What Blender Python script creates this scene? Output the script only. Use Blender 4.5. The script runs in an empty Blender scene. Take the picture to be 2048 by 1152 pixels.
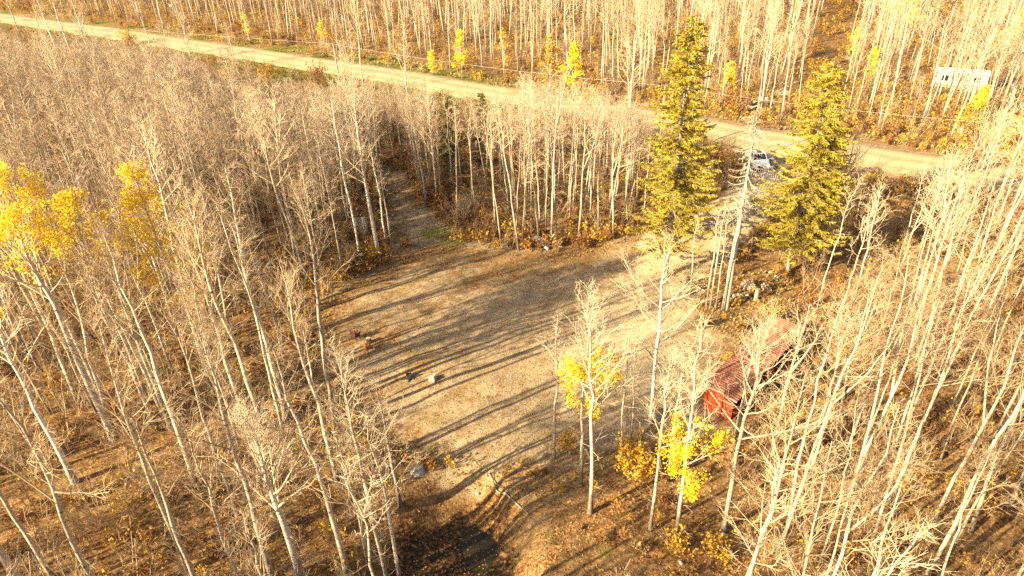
import bpy, math, random
import numpy as np
from mathutils import Vector, Matrix

# ------------------------------------------------------------------ camera
sc = bpy.context.scene
CAM_H, PITCH, ROLL, FPX = 34.0, math.radians(32), math.radians(2.0), 1366.0
fwd = Vector((0, math.cos(PITCH), -math.sin(PITCH)))
r0 = Vector((1, 0, 0)); u0 = r0.cross(fwd)
rgt = r0 * math.cos(ROLL) - u0 * math.sin(ROLL)
upv = r0 * math.sin(ROLL) + u0 * math.cos(ROLL)
cd = bpy.data.cameras.new('camera'); cam = bpy.data.objects.new('camera', cd)
sc.collection.objects.link(cam)
M = Matrix((rgt, upv, -fwd)).transposed().to_4x4(); M.translation = (0, 0, CAM_H)
cam.matrix_world = M
cd.sensor_width = 36; cd.lens = 36 * FPX / 2048; cd.clip_end = 5000; cd.clip_start = 0.5
sc.camera = cam
# ------------------------------------------------------------------ sky, sun, exposure
SUN_AZ, SUN_EL = math.radians(61), math.radians(24)      # azimuth shadows fall towards
w = bpy.data.worlds.new('World'); sc.world = w; w.use_nodes = True
nt = w.node_tree; nt.nodes.clear()
sky = nt.nodes.new('ShaderNodeTexSky'); sky.sky_type = 'NISHITA'; sky.sun_disc = False
sky.sun_elevation = SUN_EL; sky.sun_rotation = SUN_AZ + math.pi
sky.dust_density = 4.0; sky.air_density = 1.0; sky.ozone_density = 0.6
bg = nt.nodes.new('ShaderNodeBackground'); bg.inputs[1].default_value = 0.06
wo = nt.nodes.new('ShaderNodeOutputWorld')
nt.links.new(sky.outputs[0], bg.inputs[0]); nt.links.new(bg.outputs[0], wo.inputs[0])
sd = bpy.data.lights.new('sun', 'SUN'); sd.energy = 5.0; sd.angle = math.radians(0.5); sd.color = (1.0, 0.81, 0.50)
sun = bpy.data.objects.new('sun', sd); sc.collection.objects.link(sun)
ldir = Vector((math.sin(SUN_AZ) * math.cos(SUN_EL), math.cos(SUN_AZ) * math.cos(SUN_EL), -math.sin(SUN_EL)))
sun.rotation_euler = ldir.to_track_quat('-Z', 'Y').to_euler(); sun.location = (-60, -40, 60)
sc.cycles.use_denoising = False
sc.view_settings.view_transform = 'Standard'; sc.view_settings.look = 'None'
sc.view_settings.exposure = 2.0; sc.view_settings.gamma = 1.0

# ------------------------------------------------------------------ image pixel to ground helpers
def at(u, v, z=0.0):
    """The place at height z that the camera sees at an image pixel."""
    d = fwd * FPX + rgt * (u - 1024) - upv * (v - 576)
    t = (CAM_H - z) / -d.z
    return np.array((d.x * t, d.y * t))
def height_of(B, u, v):
    d = fwd * FPX + rgt * (u - 1024) - upv * (v - 576)
    return CAM_H + d.z * (B[1] / d.y)
def proj(x, y, z):
    x = np.asarray(x, float); y = np.asarray(y, float); z = np.asarray(z, float) - CAM_H
    dz = x * fwd.x + y * fwd.y + z * fwd.z
    dz = np.where(np.abs(dz) < 1e-3, 1e-3, dz)
    return (1024 + FPX * (x * rgt.x + y * rgt.y + z * rgt.z) / dz,
            576 - FPX * (x * upv.x + y * upv.y + z * upv.z) / dz, dz)
def poly(*uv): return np.array([at(*p) for p in uv])
def inside(P, x, y):
    x = np.asarray(x, float); y = np.asarray(y, float); r = np.zeros(x.shape, bool); j = len(P) - 1
    for i in range(len(P)):
        (xi, yi), (xj, yj) = P[i], P[j]
        c = ((yi > y) != (yj > y)) & (x < (xj - xi) * (y - yi) / (yj - yi + 1e-12) + xi)
        r ^= c; j = i
    return r
def dist_line(L, x, y):
    x = np.asarray(x, float); y = np.asarray(y, float); best = np.full(x.shape, 1e9)
    for a, b in zip(L[:-1], L[1:]):
        d = b - a; t = np.clip(((x - a[0]) * d[0] + (y - a[1]) * d[1]) / (d @ d), 0, 1)
        best = np.minimum(best, np.hypot(x - a[0] - t * d[0], y - a[1] - t * d[1]))
    return best
def dist_poly(P, x, y):                                    # signed: negative inside
    d = dist_line(np.vstack([P, P[:1]]), x, y)
    return np.where(inside(P, x, y), -d, d)
def sstep(a, b, x):
    t = np.clip((x - a) / (b - a), 0, 1); return t * t * (3 - 2 * t)

CLEAR = poly((640, 610), (700, 572), (800, 522), (905, 490), (1000, 503), (1140, 508), (1290, 470), (1330, 500), (1390, 575),
             (1440, 640), (1475, 690), (1420, 760), (1405, 850), (1250, 905), (1130, 935), (1010, 950), (905, 925), (800, 890), (690, 810), (620, 765), (635, 700))
DRIVE = poly((1270, 480), (1420, 405), (1490, 372), (1500, 300), (1470, 255), (1575, 280), (1572, 385), (1510, 450), (1450, 510), (1390, 575), (1320, 560))
TRAIL = poly((780, 515), (910, 492), (875, 440), (835, 400), (805, 345), (768, 345), (772, 400), (785, 450))
TRACK = np.array([at(640, 765), at(560, 805), at(480, 850), at(380, 885), at(250, 930), at(120, 975), at(-60, 1030)])
POND_OPEN = poly((800, 920), (1010, 935), (1150, 960), (1180, 1160), (1170, 1300), (800, 1300))
FRONT = poly((1010, 935), (1250, 900), (1420, 850), (1460, 960), (1450, 1170), (1440, 1300), (1000, 1300))
FIRE = poly((1365, 570), (1500, 515), (1610, 548), (1600, 620), (1690, 610), (1640, 690), (1480, 700), (1400, 640))
SHED = np.array([(13.2, 37.4), (15.0, 34.6), (23.4, 43.0), (21.0, 45.4)])
LANE = np.array([(15.0, 34.6), (18.0, 34.0), (27.5, 43.5), (23.4, 46.5)])
TRAIL2 = poly((1595, 185), (1665, 150), (1720, 60), (1720, 0), (1660, 0), (1610, 120))
ROAD = np.array([at(-300, -6), at(0, 35), at(150, 56), at(300, 77), at(450, 101), at(600, 123), at(750, 146), at(900, 171), at(1050, 198),
                 at(1250, 228), at(1400, 255), at(1550, 281), at(1700, 305), at(1830, 327), at(2048, 362), at(2500, 440)])
TRAILER = np.array([(70.0, 112.0), (80.5, 106.0), (83.0, 110.0), (72.0, 117.5)])
POND_C, POND_R = np.array((-4.2, 23.6)), (6.3, 8.6)
WATER_C = at(966, 1058, -2.0)
def road_y(x): return np.interp(x, ROAD[:, 0], ROAD[:, 1])
def hgt(x, y):
    x = np.asarray(x, float); y = np.asarray(y, float)
    und = 0.12 * np.sin(x * .21 + 1) * np.cos(y * .17) + 0.07 * np.sin(x * .53 + y * .41)
    und = und + 0.05 * np.sin(x * 1.3 + .7 * y) * np.sin(y * 1.1 - .4 * x)
    a = np.arctan2(y - POND_C[1], x - POND_C[0])
    r = np.hypot((x - POND_C[0]) / POND_R[0], (y - POND_C[1]) / POND_R[1]) * (1 + .06 * np.sin(3 * a + 1) + .04 * np.sin(7 * a))
    bowl = -2.0 * (1 - sstep(.50, 1.0, r))
    q = np.hypot((x - WATER_C[0]) / 1.4, (y - WATER_C[1]) / 2.4) * (1 + .12 * np.sin(2 * np.arctan2(y - WATER_C[1], x - WATER_C[0]) + 2))
    bowl = bowl - .45 * (1 - sstep(.7, 1.25, q)) + .07 * np.sin(x * 5.1 + 2 * y) * np.sin(4.3 * y - x) * (r < 1.1)
    far = sstep(150, 400, y) * 4.0
    rd = dist_line(ROAD, x, y) if x.size < 400000 else np.full(x.shape, 99.)
    ditch = -.35 * np.exp(-((rd - 6.5) / 1.6) ** 2)
    return und * np.clip(rd / 8, 0, 1) + bowl + ditch + far * 0
def h1(x, y): return float(hgt(np.array([x]), np.array([y]))[0])

# ------------------------------------------------------------------ materials
def new_mat(name):
    m = bpy.data.materials.new(name); m.use_nodes = True
    return m, m.node_tree, m.node_tree.nodes['Principled BSDF']
def N(t, kind, **kw):
    n = t.nodes.new(kind)
    for k, v in kw.items():
        if k.startswith('i_'): n.inputs[int(k[2:]) if k[2:].isdigit() else k[2:]].default_value = v
        else: setattr(n, k, v)
    return n
def ramp(t, fac, stops, interp='LINEAR'):
    n = t.nodes.new('ShaderNodeValToRGB'); n.color_ramp.interpolation = interp
    e = n.color_ramp.elements
    while len(e) < len(stops): e.new(0.5)
    for el, (p, c) in zip(e, stops): el.position = p; el.color = (*c, 1) if len(c) == 3 else c
    t.links.new(fac, n.inputs[0]); return n.outputs[0]
def mix(t, fac, a, b, blend='MIX'):
    n = t.nodes.new('ShaderNodeMix'); n.data_type = 'RGBA'; n.blend_type = blend
    for s, v in ((0, fac), (6, a), (7, b)):
        if hasattr(v, 'is_linked') or isinstance(v, bpy.types.NodeSocket): t.links.new(v, n.inputs[s])
        else: n.inputs[s].default_value = v if s == 0 else (*v, 1)
    return n.outputs[2]
def noise(t, vec, scale, detail=4, rough=.6):
    n = N(t, 'ShaderNodeTexNoise'); n.inputs['Scale'].default_value = scale; n.inputs['Detail'].default_value = detail
    n.inputs['Roughness'].default_value = rough
    if vec is not None: t.links.new(vec, n.inputs['Vector'])
    return n.outputs[0]
def mapped(t, vec, scale):
    n = N(t, 'ShaderNodeMapping'); n.inputs['Scale'].default_value = scale; t.links.new(vec, n.inputs[0]); return n.outputs[0]
def bump(t, b, hgt_out, strength, dist=0.05):
    n = N(t, 'ShaderNodeBump'); n.inputs['Strength'].default_value = strength; n.inputs['Distance'].default_value = dist
    t.links.new(hgt_out, n.inputs['Height']); t.links.new(n.outputs[0], b.inputs['Normal'])
MAT = {}
def simple(name, a, b=None, scale=6.0, rough=.85, var=0.0, bmp=0.0, metal=0.0, coord='Object'):
    m, t, bs = new_mat(name); tc = N(t, 'ShaderNodeTexCoord')
    b = b or tuple(x * .7 for x in a)
    f = noise(t, tc.outputs[coord], scale)
    col = ramp(t, f, [(.3, a), (.7, b)])
    if var:
        oi = N(t, 'ShaderNodeObjectInfo'); hs = N(t, 'ShaderNodeHueSaturation')
        mr = N(t, 'ShaderNodeMapRange'); mr.inputs[3].default_value = 1 - var; mr.inputs[4].default_value = 1 + var
        t.links.new(oi.outputs['Random'], mr.inputs[0]); t.links.new(mr.outputs[0], hs.inputs['Value'])
        t.links.new(col, hs.inputs['Color']); col = hs.outputs[0]
    t.links.new(col, bs.inputs['Base Color']); bs.inputs['Roughness'].default_value = rough; bs.inputs['Metallic'].default_value = metal
    bs.inputs['Specular IOR Level'].default_value = 0.25 if rough > .6 else .5
    if bmp: bump(t, bs, f, bmp)
    MAT[name] = m; return m
def leaf_mat(name, cols, trans=.35):
    m, t, bs = new_mat(name)
    g = N(t, 'ShaderNodeNewGeometry'); oi = N(t, 'ShaderNodeObjectInfo')
    ad = N(t, 'ShaderNodeMath', operation='ADD'); t.links.new(g.outputs['Random Per Island'], ad.inputs[0])
    mu = N(t, 'ShaderNodeMath', operation='MULTIPLY'); mu.inputs[1].default_value = .35
    t.links.new(oi.outputs['Random'], mu.inputs[0]); t.links.new(mu.outputs[0], ad.inputs[1])
    sb = N(t, 'ShaderNodeMath', operation='SUBTRACT'); sb.inputs[1].default_value = .17; sb.use_clamp = True
    t.links.new(ad.outputs[0], sb.inputs[0])
    col = ramp(t, sb.outputs[0], [(i / (len(cols) - 1), c) for i, c in enumerate(cols)])
    t.links.new(col, bs.inputs['Base Color']); bs.inputs['Roughness'].default_value = .7; bs.inputs['Specular IOR Level'].default_value = .2
    if trans:
        tr = N(t, 'ShaderNodeBsdfTranslucent'); t.links.new(col, tr.inputs[0])
        ms = N(t, 'ShaderNodeMixShader'); ms.inputs[0].default_value = trans
        t.links.new(bs.outputs[0], ms.inputs[1]); t.links.new(tr.outputs[0], ms.inputs[2])
        t.links.new(ms.outputs[0], t.nodes['Material Output'].inputs[0])
    MAT[name] = m; return m

def bark_mat(name, pale, pale2, dark, base_amt=1.0):
    m, t, bs = new_mat(name); tc = N(t, 'ShaderNodeTexCoord'); oi = N(t, 'ShaderNodeObjectInfo')
    va = N(t, 'ShaderNodeVectorMath', operation='ADD'); t.links.new(tc.outputs['Object'], va.inputs[0])
    cx = N(t, 'ShaderNodeCombineXYZ'); mu = N(t, 'ShaderNodeMath', operation='MULTIPLY'); mu.inputs[1].default_value = 57
    t.links.new(oi.outputs['Random'], mu.inputs[0]); t.links.new(mu.outputs[0], cx.inputs[0]); t.links.new(mu.outputs[0], cx.inputs[2])
    t.links.new(cx.outputs[0], va.inputs[1]); P = va.outputs[0]
    c = mix(t, noise(t, mapped(t, P, (1, 1, .35)), 1.6), pale, pale2)
    tone = N(t, 'ShaderNodeMapRange'); tone.inputs[3].default_value = .62; tone.inputs[4].default_value = 1.1; t.links.new(oi.outputs['Random'], tone.inputs[0])
    c = mix(t, 1.0, c, tone.outputs[0], 'MULTIPLY')
    scar = ramp(t, noise(t, mapped(t, P, (3, 3, 9)), 1.0, 3, .7), [(.60, (0, 0, 0)), (.66, (1, 1, 1))])
    c = mix(t, scar, c, dark)
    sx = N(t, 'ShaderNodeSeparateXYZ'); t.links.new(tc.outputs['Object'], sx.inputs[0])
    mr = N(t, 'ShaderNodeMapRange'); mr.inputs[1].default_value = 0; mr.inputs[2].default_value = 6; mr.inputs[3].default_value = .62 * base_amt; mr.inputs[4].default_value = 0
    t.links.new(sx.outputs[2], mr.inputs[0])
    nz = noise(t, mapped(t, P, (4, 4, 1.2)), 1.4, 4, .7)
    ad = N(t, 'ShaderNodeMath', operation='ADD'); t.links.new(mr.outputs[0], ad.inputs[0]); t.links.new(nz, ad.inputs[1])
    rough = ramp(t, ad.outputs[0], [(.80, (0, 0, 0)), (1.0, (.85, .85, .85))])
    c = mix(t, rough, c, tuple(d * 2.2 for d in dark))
    t.links.new(c, bs.inputs['Base Color']); bs.inputs['Roughness'].default_value = .8; bs.inputs['Specular IOR Level'].default_value = .25
    bump(t, bs, nz, .5, .03); MAT[name] = m
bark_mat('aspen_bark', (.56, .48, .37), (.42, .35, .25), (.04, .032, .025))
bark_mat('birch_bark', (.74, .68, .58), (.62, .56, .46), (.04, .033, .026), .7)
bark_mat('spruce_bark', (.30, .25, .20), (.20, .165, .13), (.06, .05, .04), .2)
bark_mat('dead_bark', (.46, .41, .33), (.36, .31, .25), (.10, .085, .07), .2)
simple('near_twigs', (.42, .31, .19), (.29, .205, .12), 1.5, .85, .30)
simple('aspen_twigs', (.51, .39, .255), (.37, .27, .17), 1.5, .85, .30)
simple('pale_limbs', (.60, .48, .33), (.43, .33, .215), 2.5, .8, .2)
simple('brush_twigs', (.27, .175, .095), (.16, .10, .052), 2.0, .9, .35)
simple('dead_twigs', (.40, .35, .27), (.29, .25, .19), 2.0, .9, .1)
leaf_mat('yellow_leaves', [(.66, .40, .012), (.80, .56, .018), (.86, .66, .025), (.88, .72, .05)])
leaf_mat('gold_leaves', [(.34, .16, .02), (.52, .28, .022), (.62, .39, .03), (.50, .38, .06)])
leaf_mat('rust_leaves', [(.09, .044, .015), (.24, .10, .024), (.38, .175, .04), (.44, .26, .08)], .3)
leaf_mat('litter_leaves', [(.10, .05, .02), (.26, .12, .04), (.39, .22, .08), (.44, .31, .16)], .1)
leaf_mat('spruce_needles', [(.27, .225, .03), (.42, .34, .042), (.54, .43, .06), (.62, .49, .09)], .42)
leaf_mat('dark_needles', [(.10, .115, .02), (.17, .175, .03), (.25, .235, .04)], .3)
leaf_mat('dry_grass', [(.27, .18, .075), (.38, .275, .115), (.46, .35, .17), (.30, .24, .08)], .3)
leaf_mat('green_grass', [(.10, .12, .02), (.17, .175, .03), (.27, .24, .06), (.34, .27, .09)], .3)
simple('red_boards', (.42, .045, .004), (.30, .026, .003), 5, .85, .12, .2)
simple('red_roof', (.33, .135, .08), (.22, .08, .045), 2.2, .7, .08)
simple('rust_trim', (.50, .40, .34), (.38, .27, .22), 4, .7)
simple('dark_wood', (.075, .05, .035), (.045, .03, .02), 4, .85, .2)
simple('grey_wood', (.34, .29, .23), (.24, .20, .155), 5, .85, .15)
simple('cut_wood', (.55, .42, .27), (.45, .33, .19), 8, .8, .15)
simple('log_bark', (.26, .21, .16), (.16, .125, .09), 6, .9, .3)
simple('stone', (.40, .38, .34), (.26, .245, .22), 3.5, .9, .2, .4)
simple('ash', (.30, .29, .285), (.15, .14, .13), 5, .95)
simple('white_paint', (.60, .61, .63), (.53, .54, .56), 3, .3)
simple('trailer_skin', (.42, .385, .36), (.34, .31, .285), 2, .5)
simple('trailer_roof', (.52, .47, .45), (.42, .37, .35), 2, .6)
simple('black_rubber', (.025, .025, .025), (.018, .018, .018), 8, .8)
simple('glass_dark', (.02, .024, .028), (.015, .018, .02), 2, .06)
simple('chrome', (.6, .6, .6), (.5, .5, .5), 4, .25, 0, 0, .9)
simple('lamp_lens', (.75, .75, .72), (.65, .65, .62), 4, .15)
simple('galvanised', (.42, .43, .43), (.30, .31, .31), 3, .5, .05, .15)
simple('orange_wood', (.42, .12, .025), (.32, .085, .02), 6, .6)
simple('brown_wood', (.12, .045, .025), (.08, .03, .018), 6, .65)
simple('blue_plastic', (.10, .28, .62), (.08, .23, .52), 4, .45)
simple('red_plastic', (.55, .06, .03), (.45, .05, .03), 4, .45)
simple('charred', (.02, .018, .016), (.035, .03, .026), 7, .95)
simple('pole_wood', (.40, .33, .25), (.30, .245, .18), 4, .85)
simple('wire', (.55, .52, .47), (.5, .47, .42), 3, .5)
simple('gravel', (.46, .37, .255), (.38, .30, .20), .7, .95, 0, .0)
# gravel gets fine stones and wheel tracks' natural mottling
t = MAT['gravel'].node_tree; bs = t.nodes['Principled BSDF']; tc = N(t, 'ShaderNodeTexCoord')
vo = N(t, 'ShaderNodeTexVoronoi'); vo.inputs['Scale'].default_value = 9; t.links.new(tc.outputs['Object'], vo.inputs['Vector'])
c = mix(t, .35, ramp(t, noise(t, tc.outputs['Object'], .25, 6, .7), [(.3, (.40, .305, .165)), (.7, (.31, .23, .12))]), vo.outputs['Color'], 'SOFT_LIGHT')
wn = N(t, 'ShaderNodeAttribute', attribute_name='worn'); c = mix(t, ramp(t, wn.outputs['Fac'], [(.2, (0, 0, 0)), (.9, (.75, .75, .75))]), c, (.48, .375, .215))
t.links.new(c, bs.inputs['Base Color']); bump(t, bs, noise(t, tc.outputs['Object'], 14, 3), .5, .04)
# pond water
m, t, bs = new_mat('water'); tc = N(t, 'ShaderNodeTexCoord')
bs.inputs['Base Color'].default_value = (.045, .035, .021, 1); bs.inputs['Roughness'].default_value = .2; bs.inputs['Specular IOR Level'].default_value = .12
bump(t, bs, noise(t, tc.outputs['Object'], 5, 3), .06, .02); MAT['water'] = m
# ground: zones come from what grows there (attribute), colour from noise
def ground_material():
    m, t, bs = new_mat('ground_cover'); tc = N(t, 'ShaderNodeTexCoord'); P = tc.outputs['Object']
    at_ = N(t, 'ShaderNodeAttribute', attribute_name='zone'); sp = N(t, 'ShaderNodeSeparateColor'); t.links.new(at_.outputs['Color'], sp.inputs[0])
    at2 = N(t, 'ShaderNodeAttribute', attribute_name='zone2'); sp2 = N(t, 'ShaderNodeSeparateColor'); t.links.new(at2.outputs['Color'], sp2.inputs[0])
    def leaves(scale):
        vo = N(t, 'ShaderNodeTexVoronoi'); vo.inputs['Scale'].default_value = scale; t.links.new(P, vo.inputs['Vector'])
        s = N(t, 'ShaderNodeSeparateColor'); t.links.new(vo.outputs['Color'], s.inputs[0]); return s.outputs[0], vo.outputs[0]
    l1, d1 = leaves(8.0); l2, d2 = leaves(5.0)
    big = noise(t, P, .22, 5, .65); mid = noise(t, P, 1.3, 5, .7); fine = noise(t, P, 7, 5, .75)
    # woodland litter
    lit = ramp(t, l1, [(0, (.05, .026, .012)), (.3, (.15, .068, .022)), (.55, (.27, .12, .035)), (.8, (.36, .20, .07)), (1, (.42, .29, .14))])
    lit = mix(t, ramp(t, noise(t, P, .35, 5, .65), [(.42, (0, 0, 0)), (.60, (.8, .8, .8))]), lit, ramp(t, fine, [(.3, (.14, .085, .036)), (.7, (.35, .235, .105))]))
    lit = mix(t, ramp(t, mid, [(.42, (0, 0, 0)), (.62, (.7, .7, .7))]), lit, (.075, .045, .022))
    # mown dry grass with leaves
    gr = ramp(t, fine, [(.28, (.20, .145, .08)), (.5, (.33, .25, .145)), (.72, (.46, .365, .225))])
    gr = mix(t, ramp(t, big, [(.45, (0, 0, 0)), (.62, (.55, .55, .55))]), gr, (.20, .17, .085))
    gl = ramp(t, l1, [(0, (.19, .105, .05)), (.5, (.33, .195, .10)), (1, (.44, .32, .20))])
    lf = N(t, 'ShaderNodeMath', operation='MULTIPLY'); t.links.new(ramp(t, l2, [(.35, (0, 0, 0)), (.55, (1, 1, 1))]), lf.inputs[0])
    t.links.new(ramp(t, mid, [(.38, (.1, .1, .1)), (.62, (.85, .85, .85))]), lf.inputs[1])
    gr = mix(t, lf.outputs[0], gr, gl)
    patch = noise(t, P, .55, 6, .72)
    gr = mix(t, ramp(t, patch, [(.50, (0, 0, 0)), (.66, (.7, .7, .7))]), gr, (.155, .095, .045))
    gr = mix(t, ramp(t, noise(t, P, .8, 4, .6), [(.55, (0, 0, 0)), (.72, (.6, .6, .6))]), gr, (.45, .33, .215))
    # driveway: worn pale earth and straw
    dr = ramp(t, fine, [(.3, (.36, .275, .165)), (.7, (.52, .41, .25))])
    dr = mix(t, ramp(t, mid, [(.45, (0, 0, 0)), (.7, (.6, .6, .6))]), dr, (.37, .27, .125))
    grn = ramp(t, fine, [(.3, (.08, .095, .018)), (.7, (.20, .19, .045))])
    dmp = ramp(t, l1, [(0, (.022, .016, .010)), (.6, (.055, .034, .018)), (.9, (.15, .075, .03)), (1, (.28, .17, .08))])
    def edge(s):
        ad = N(t, 'ShaderNodeMath', operation='ADD'); t.links.new(s, ad.inputs[0])
        sb = N(t, 'ShaderNodeMapRange'); sb.inputs[1].default_value = .25; sb.inputs[2].default_value = .75; sb.inputs[3].default_value = -.35; sb.inputs[4].default_value = .35
        t.links.new(mid, sb.inputs[0]); t.links.new(sb.outputs[0], ad.inputs[1])
        return ramp(t, ad.outputs[0], [(.35, (0, 0, 0)), (.65, (1, 1, 1))])
    c = mix(t, edge(sp.outputs[0]), lit, gr); c = mix(t, edge(sp.outputs[1]), c, dr)
    c = mix(t, edge(sp2.outputs[0]), c, dmp); c = mix(t, edge(sp.outputs[2]), c, grn)
    t.links.new(c, bs.inputs['Base Color']); bs.inputs['Roughness'].default_value = .95; bs.inputs['Specular IOR Level'].default_value = .1
    hh = N(t, 'ShaderNodeMath', operation='ADD'); t.links.new(fine, hh.inputs[0]); t.links.new(d1, hh.inputs[1])
    bump(t, bs, hh.outputs[0], .40, .07); MAT['ground_cover'] = m
ground_material()

# ------------------------------------------------------------------ mesh helpers
def link(o, parent=None):
    sc.collection.objects.link(o)
    if parent is not None: o.parent = parent
    return o
class MB:
    def __init__(s): s.v = []; s.f = []; s.m = []; s.n = 0; s.mi = 0
    def add(s, v, f):
        v = np.asarray(v, float).reshape(-1, 3); s.v.append(v)
        for q in f: s.f.append([i + s.n for i in q]); s.m.append(s.mi)
        s.n += len(v); return s
    def tube(s, pts, rad, n=5, cap=False):
        pts = np.asarray(pts, float); k = len(pts); rad = np.broadcast_to(np.asarray(rad, float), (k,))
        tg = np.gradient(pts, axis=0); tg /= np.linalg.norm(tg, axis=1)[:, None] + 1e-9
        ref = np.array((0, 0, 1.)) if abs(tg[0][2]) < .8 else np.array((1., 0, 0))
        a = np.cross(tg, ref); a /= np.linalg.norm(a, axis=1)[:, None] + 1e-9; b = np.cross(tg, a)
        th = np.arange(n) * 2 * math.pi / n
        ring = pts[:, None] + rad[:, None, None] * (a[:, None] * np.cos(th)[None, :, None] + b[:, None] * np.sin(th)[None, :, None])
        f = [(i * n + j, i * n + (j + 1) % n, (i + 1) * n + (j + 1) % n, (i + 1) * n + j) for i in range(k - 1) for j in range(n)]
        if cap: f += [tuple(range(n))[::-1], tuple((k - 1) * n + j for j in range(n))]
        return s.add(ring.reshape(-1, 3), f)
    def box(s, c, d, rot=0.0, taper=(1, 1)):
        cx, cy, cz = c; x, y, z = d[0] / 2, d[1] / 2, d[2] / 2; tx, ty = taper
        v = np.array([(-x, -y, -z), (x, -y, -z), (x, y, -z), (-x, y, -z), (-x * tx, -y * ty, z), (x * tx, -y * ty, z), (x * tx, y * ty, z), (-x * tx, y * ty, z)])
        if rot:
            co, si = math.cos(rot), math.sin(rot); v[:, :2] = v[:, :2] @ np.array([(co, si), (-si, co)])
        return s.add(v + (cx, cy, cz), [(3, 2, 1, 0), (4, 5, 6, 7), (0, 1, 5, 4), (1, 2, 6, 5), (2, 3, 7, 6), (3, 0, 4, 7)])
    def prism(s, prof, y0, y1, axis='y'):
        """closed outline (a, z) swept along the axis"""
        n = len(prof); v = []
        for y in (y0, y1): v += [((a, y, z) if axis == 'y' else (y, a, z)) for a, z in prof]
        f = [tuple(range(n)), tuple(range(2 * n - 1, n - 1, -1))] + [(i, i + n, (i + 1) % n + n, (i + 1) % n) for i in range(n)]
        return s.add(v, f)
    def quads(s, c, u, w_):
        c = np.asarray(c); n = len(c); v = np.stack([c - u - w_, c + u - w_ * .6, c + u + w_ * .6, c - u + w_], 1).reshape(-1, 3)
        s.v.append(v); b = s.n; s.f += [[b + 4 * i, b + 4 * i + 1, b + 4 * i + 2, b + 4 * i + 3] for i in range(n)]; s.m += [s.mi] * n; s.n += 4 * n
        return s
    def mesh(s, name, mats, smooth=False):
        me = bpy.data.meshes.new(name); me.from_pydata(np.vstack(s.v).tolist() if s.v else [], [], s.f)
        for k in (mats if isinstance(mats, (list, tuple)) else [mats]): me.materials.append(MAT[k])
        if any(s.m): me.polygons.foreach_set('material_index', s.m)
        if smooth: me.polygons.foreach_set('use_smooth', [True] * len(me.polygons))
        me.update(); return me
    def build(s, name, mats, parent=None, smooth=False):
        return link(bpy.data.objects.new(name, s.mesh(name, mats, smooth)), parent)
def tag(o, label=None, cat=None, group=None, kind=None):
    if label: o['label'] = label
    if cat: o['category'] = cat
    if group: o['group'] = group
    if kind: o['kind'] = kind
    return o
def empty(name, loc, rz=0, label=None, cat=None, group=None, rot=None, s=1.0):
    o = bpy.data.objects.new(name, None); o.empty_display_size = .3; o.location = loc
    o.rotation_euler = rot or (0, 0, rz); o.scale = (s, s, s); link(o); return tag(o, label, cat, group)
def on(x, y, dz=0.0): return (x, y, h1(x, y) + dz)

# ------------------------------------------------------------------ ground
def axis(*seg):
    out = [seg[0][0]]
    for a, b, st in seg: out += list(np.arange(a, b, st)[1:]) + [b]
    return np.array(out)
gx = axis((-1800, -300, 150), (-300, -100, 10), (-100, -46, 2.5), (-46, 50, .5), (50, 100, 2.5), (100, 300, 10), (300, 1800, 150))
gy = axis((-600, -50, 50), (-50, 10, 6), (10, 90, .5), (90, 150, 2.0), (150, 320, 8), (320, 2400, 160))
X, Y = np.meshgrid(gx, gy); nx, ny = len(gx), len(gy)
Z = hgt(X.ravel(), Y.ravel()).reshape(X.shape)
fx, fy = X.ravel(), Y.ravel()
jit = .8 * np.sin(fx * .9 + 2) * np.cos(fy * .8) + .5 * np.sin(fx * 2.1 - fy * 1.7)
dclr, ddrv, dtrl = dist_poly(CLEAR, fx, fy), dist_poly(DRIVE, fx, fy), dist_poly(TRAIL, fx, fy)
rd = dist_line(ROAD, fx, fy)
jit2 = jit + .9 * np.sin(fx * .37 + 1.3 * np.sin(fy * .29)) + .5 * np.sin(fx * 3.3 + fy * 2.7)
zc = 1 - sstep(-2.2, 2.6, np.minimum(dclr, dtrl + .3) + jit2)
BANK = poly((800, 860), (1010, 930), (1250, 890), (1330, 930), (1160, 1030), (1080, 1160), (1010, 1000), (900, 960), (830, 950))
zc = np.maximum(zc, .42 * (1 - sstep(-1.0, 1.5, dist_poly(BANK, fx, fy) + .6 * jit2)))
zc = np.maximum(zc, .6 * (1 - sstep(5.5, 10, rd + 2 * jit)))
wedge = dist_line(np.vstack([CLEAR[-3:], CLEAR[:6]]), fx, fy)
zc = np.where(dclr < 0, zc * (.34 + .66 * sstep(.5, 13, wedge + 3 * jit2)), zc)
zd = 1 - sstep(-1.0, 1.5, ddrv + jit)
# sunny brightness of the clearing's east half, put into the ground colour as pale earth
zd = np.maximum(zd, .75 * (1 - sstep(-2, 5, -dist_line(np.array([(15., 57.), (11., 49.), (10., 43.)]), fx, fy) * -1 - 3 + jit)) * (dclr < 1))
for k_ in (-.85, .85):                                            # wheel tracks worn from the gate round the clearing
    rut = np.array([at(1525, 340), at(1500, 420), at(1420, 490), at(1300, 560), at(1180, 650), at(1120, 740), at(1150, 820)]) + (k_ * .55, k_)
    tt = np.linspace(0, len(rut) - 1, 60); rut = np.stack([np.interp(tt, range(len(rut)), rut[:, c]) for c in (0, 1)], 1)
    for _ in range(20): rut[1:-1] = (rut[:-2] + 2 * rut[1:-1] + rut[2:]) / 4
    zd = np.maximum(zd, .72 * np.exp(-(dist_line(rut, fx, fy) / .55) ** 2))
zg = .9 * (1 - sstep(1.5, 4, np.abs(rd - 7.0) + 1.4 * jit)) * (sstep(-20, 10, -fx - 0) * .8 + .2)
gsp = [(at(870, 465), 2.2), (at(905, 480), 1.6), (at(1030, 1015, -1.2), .45), (at(1205, 1100, -.2), .8), (at(1100, 1080, -.5), .6), (at(60, 62), 9.0), (at(560, 150), 10)]
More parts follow.
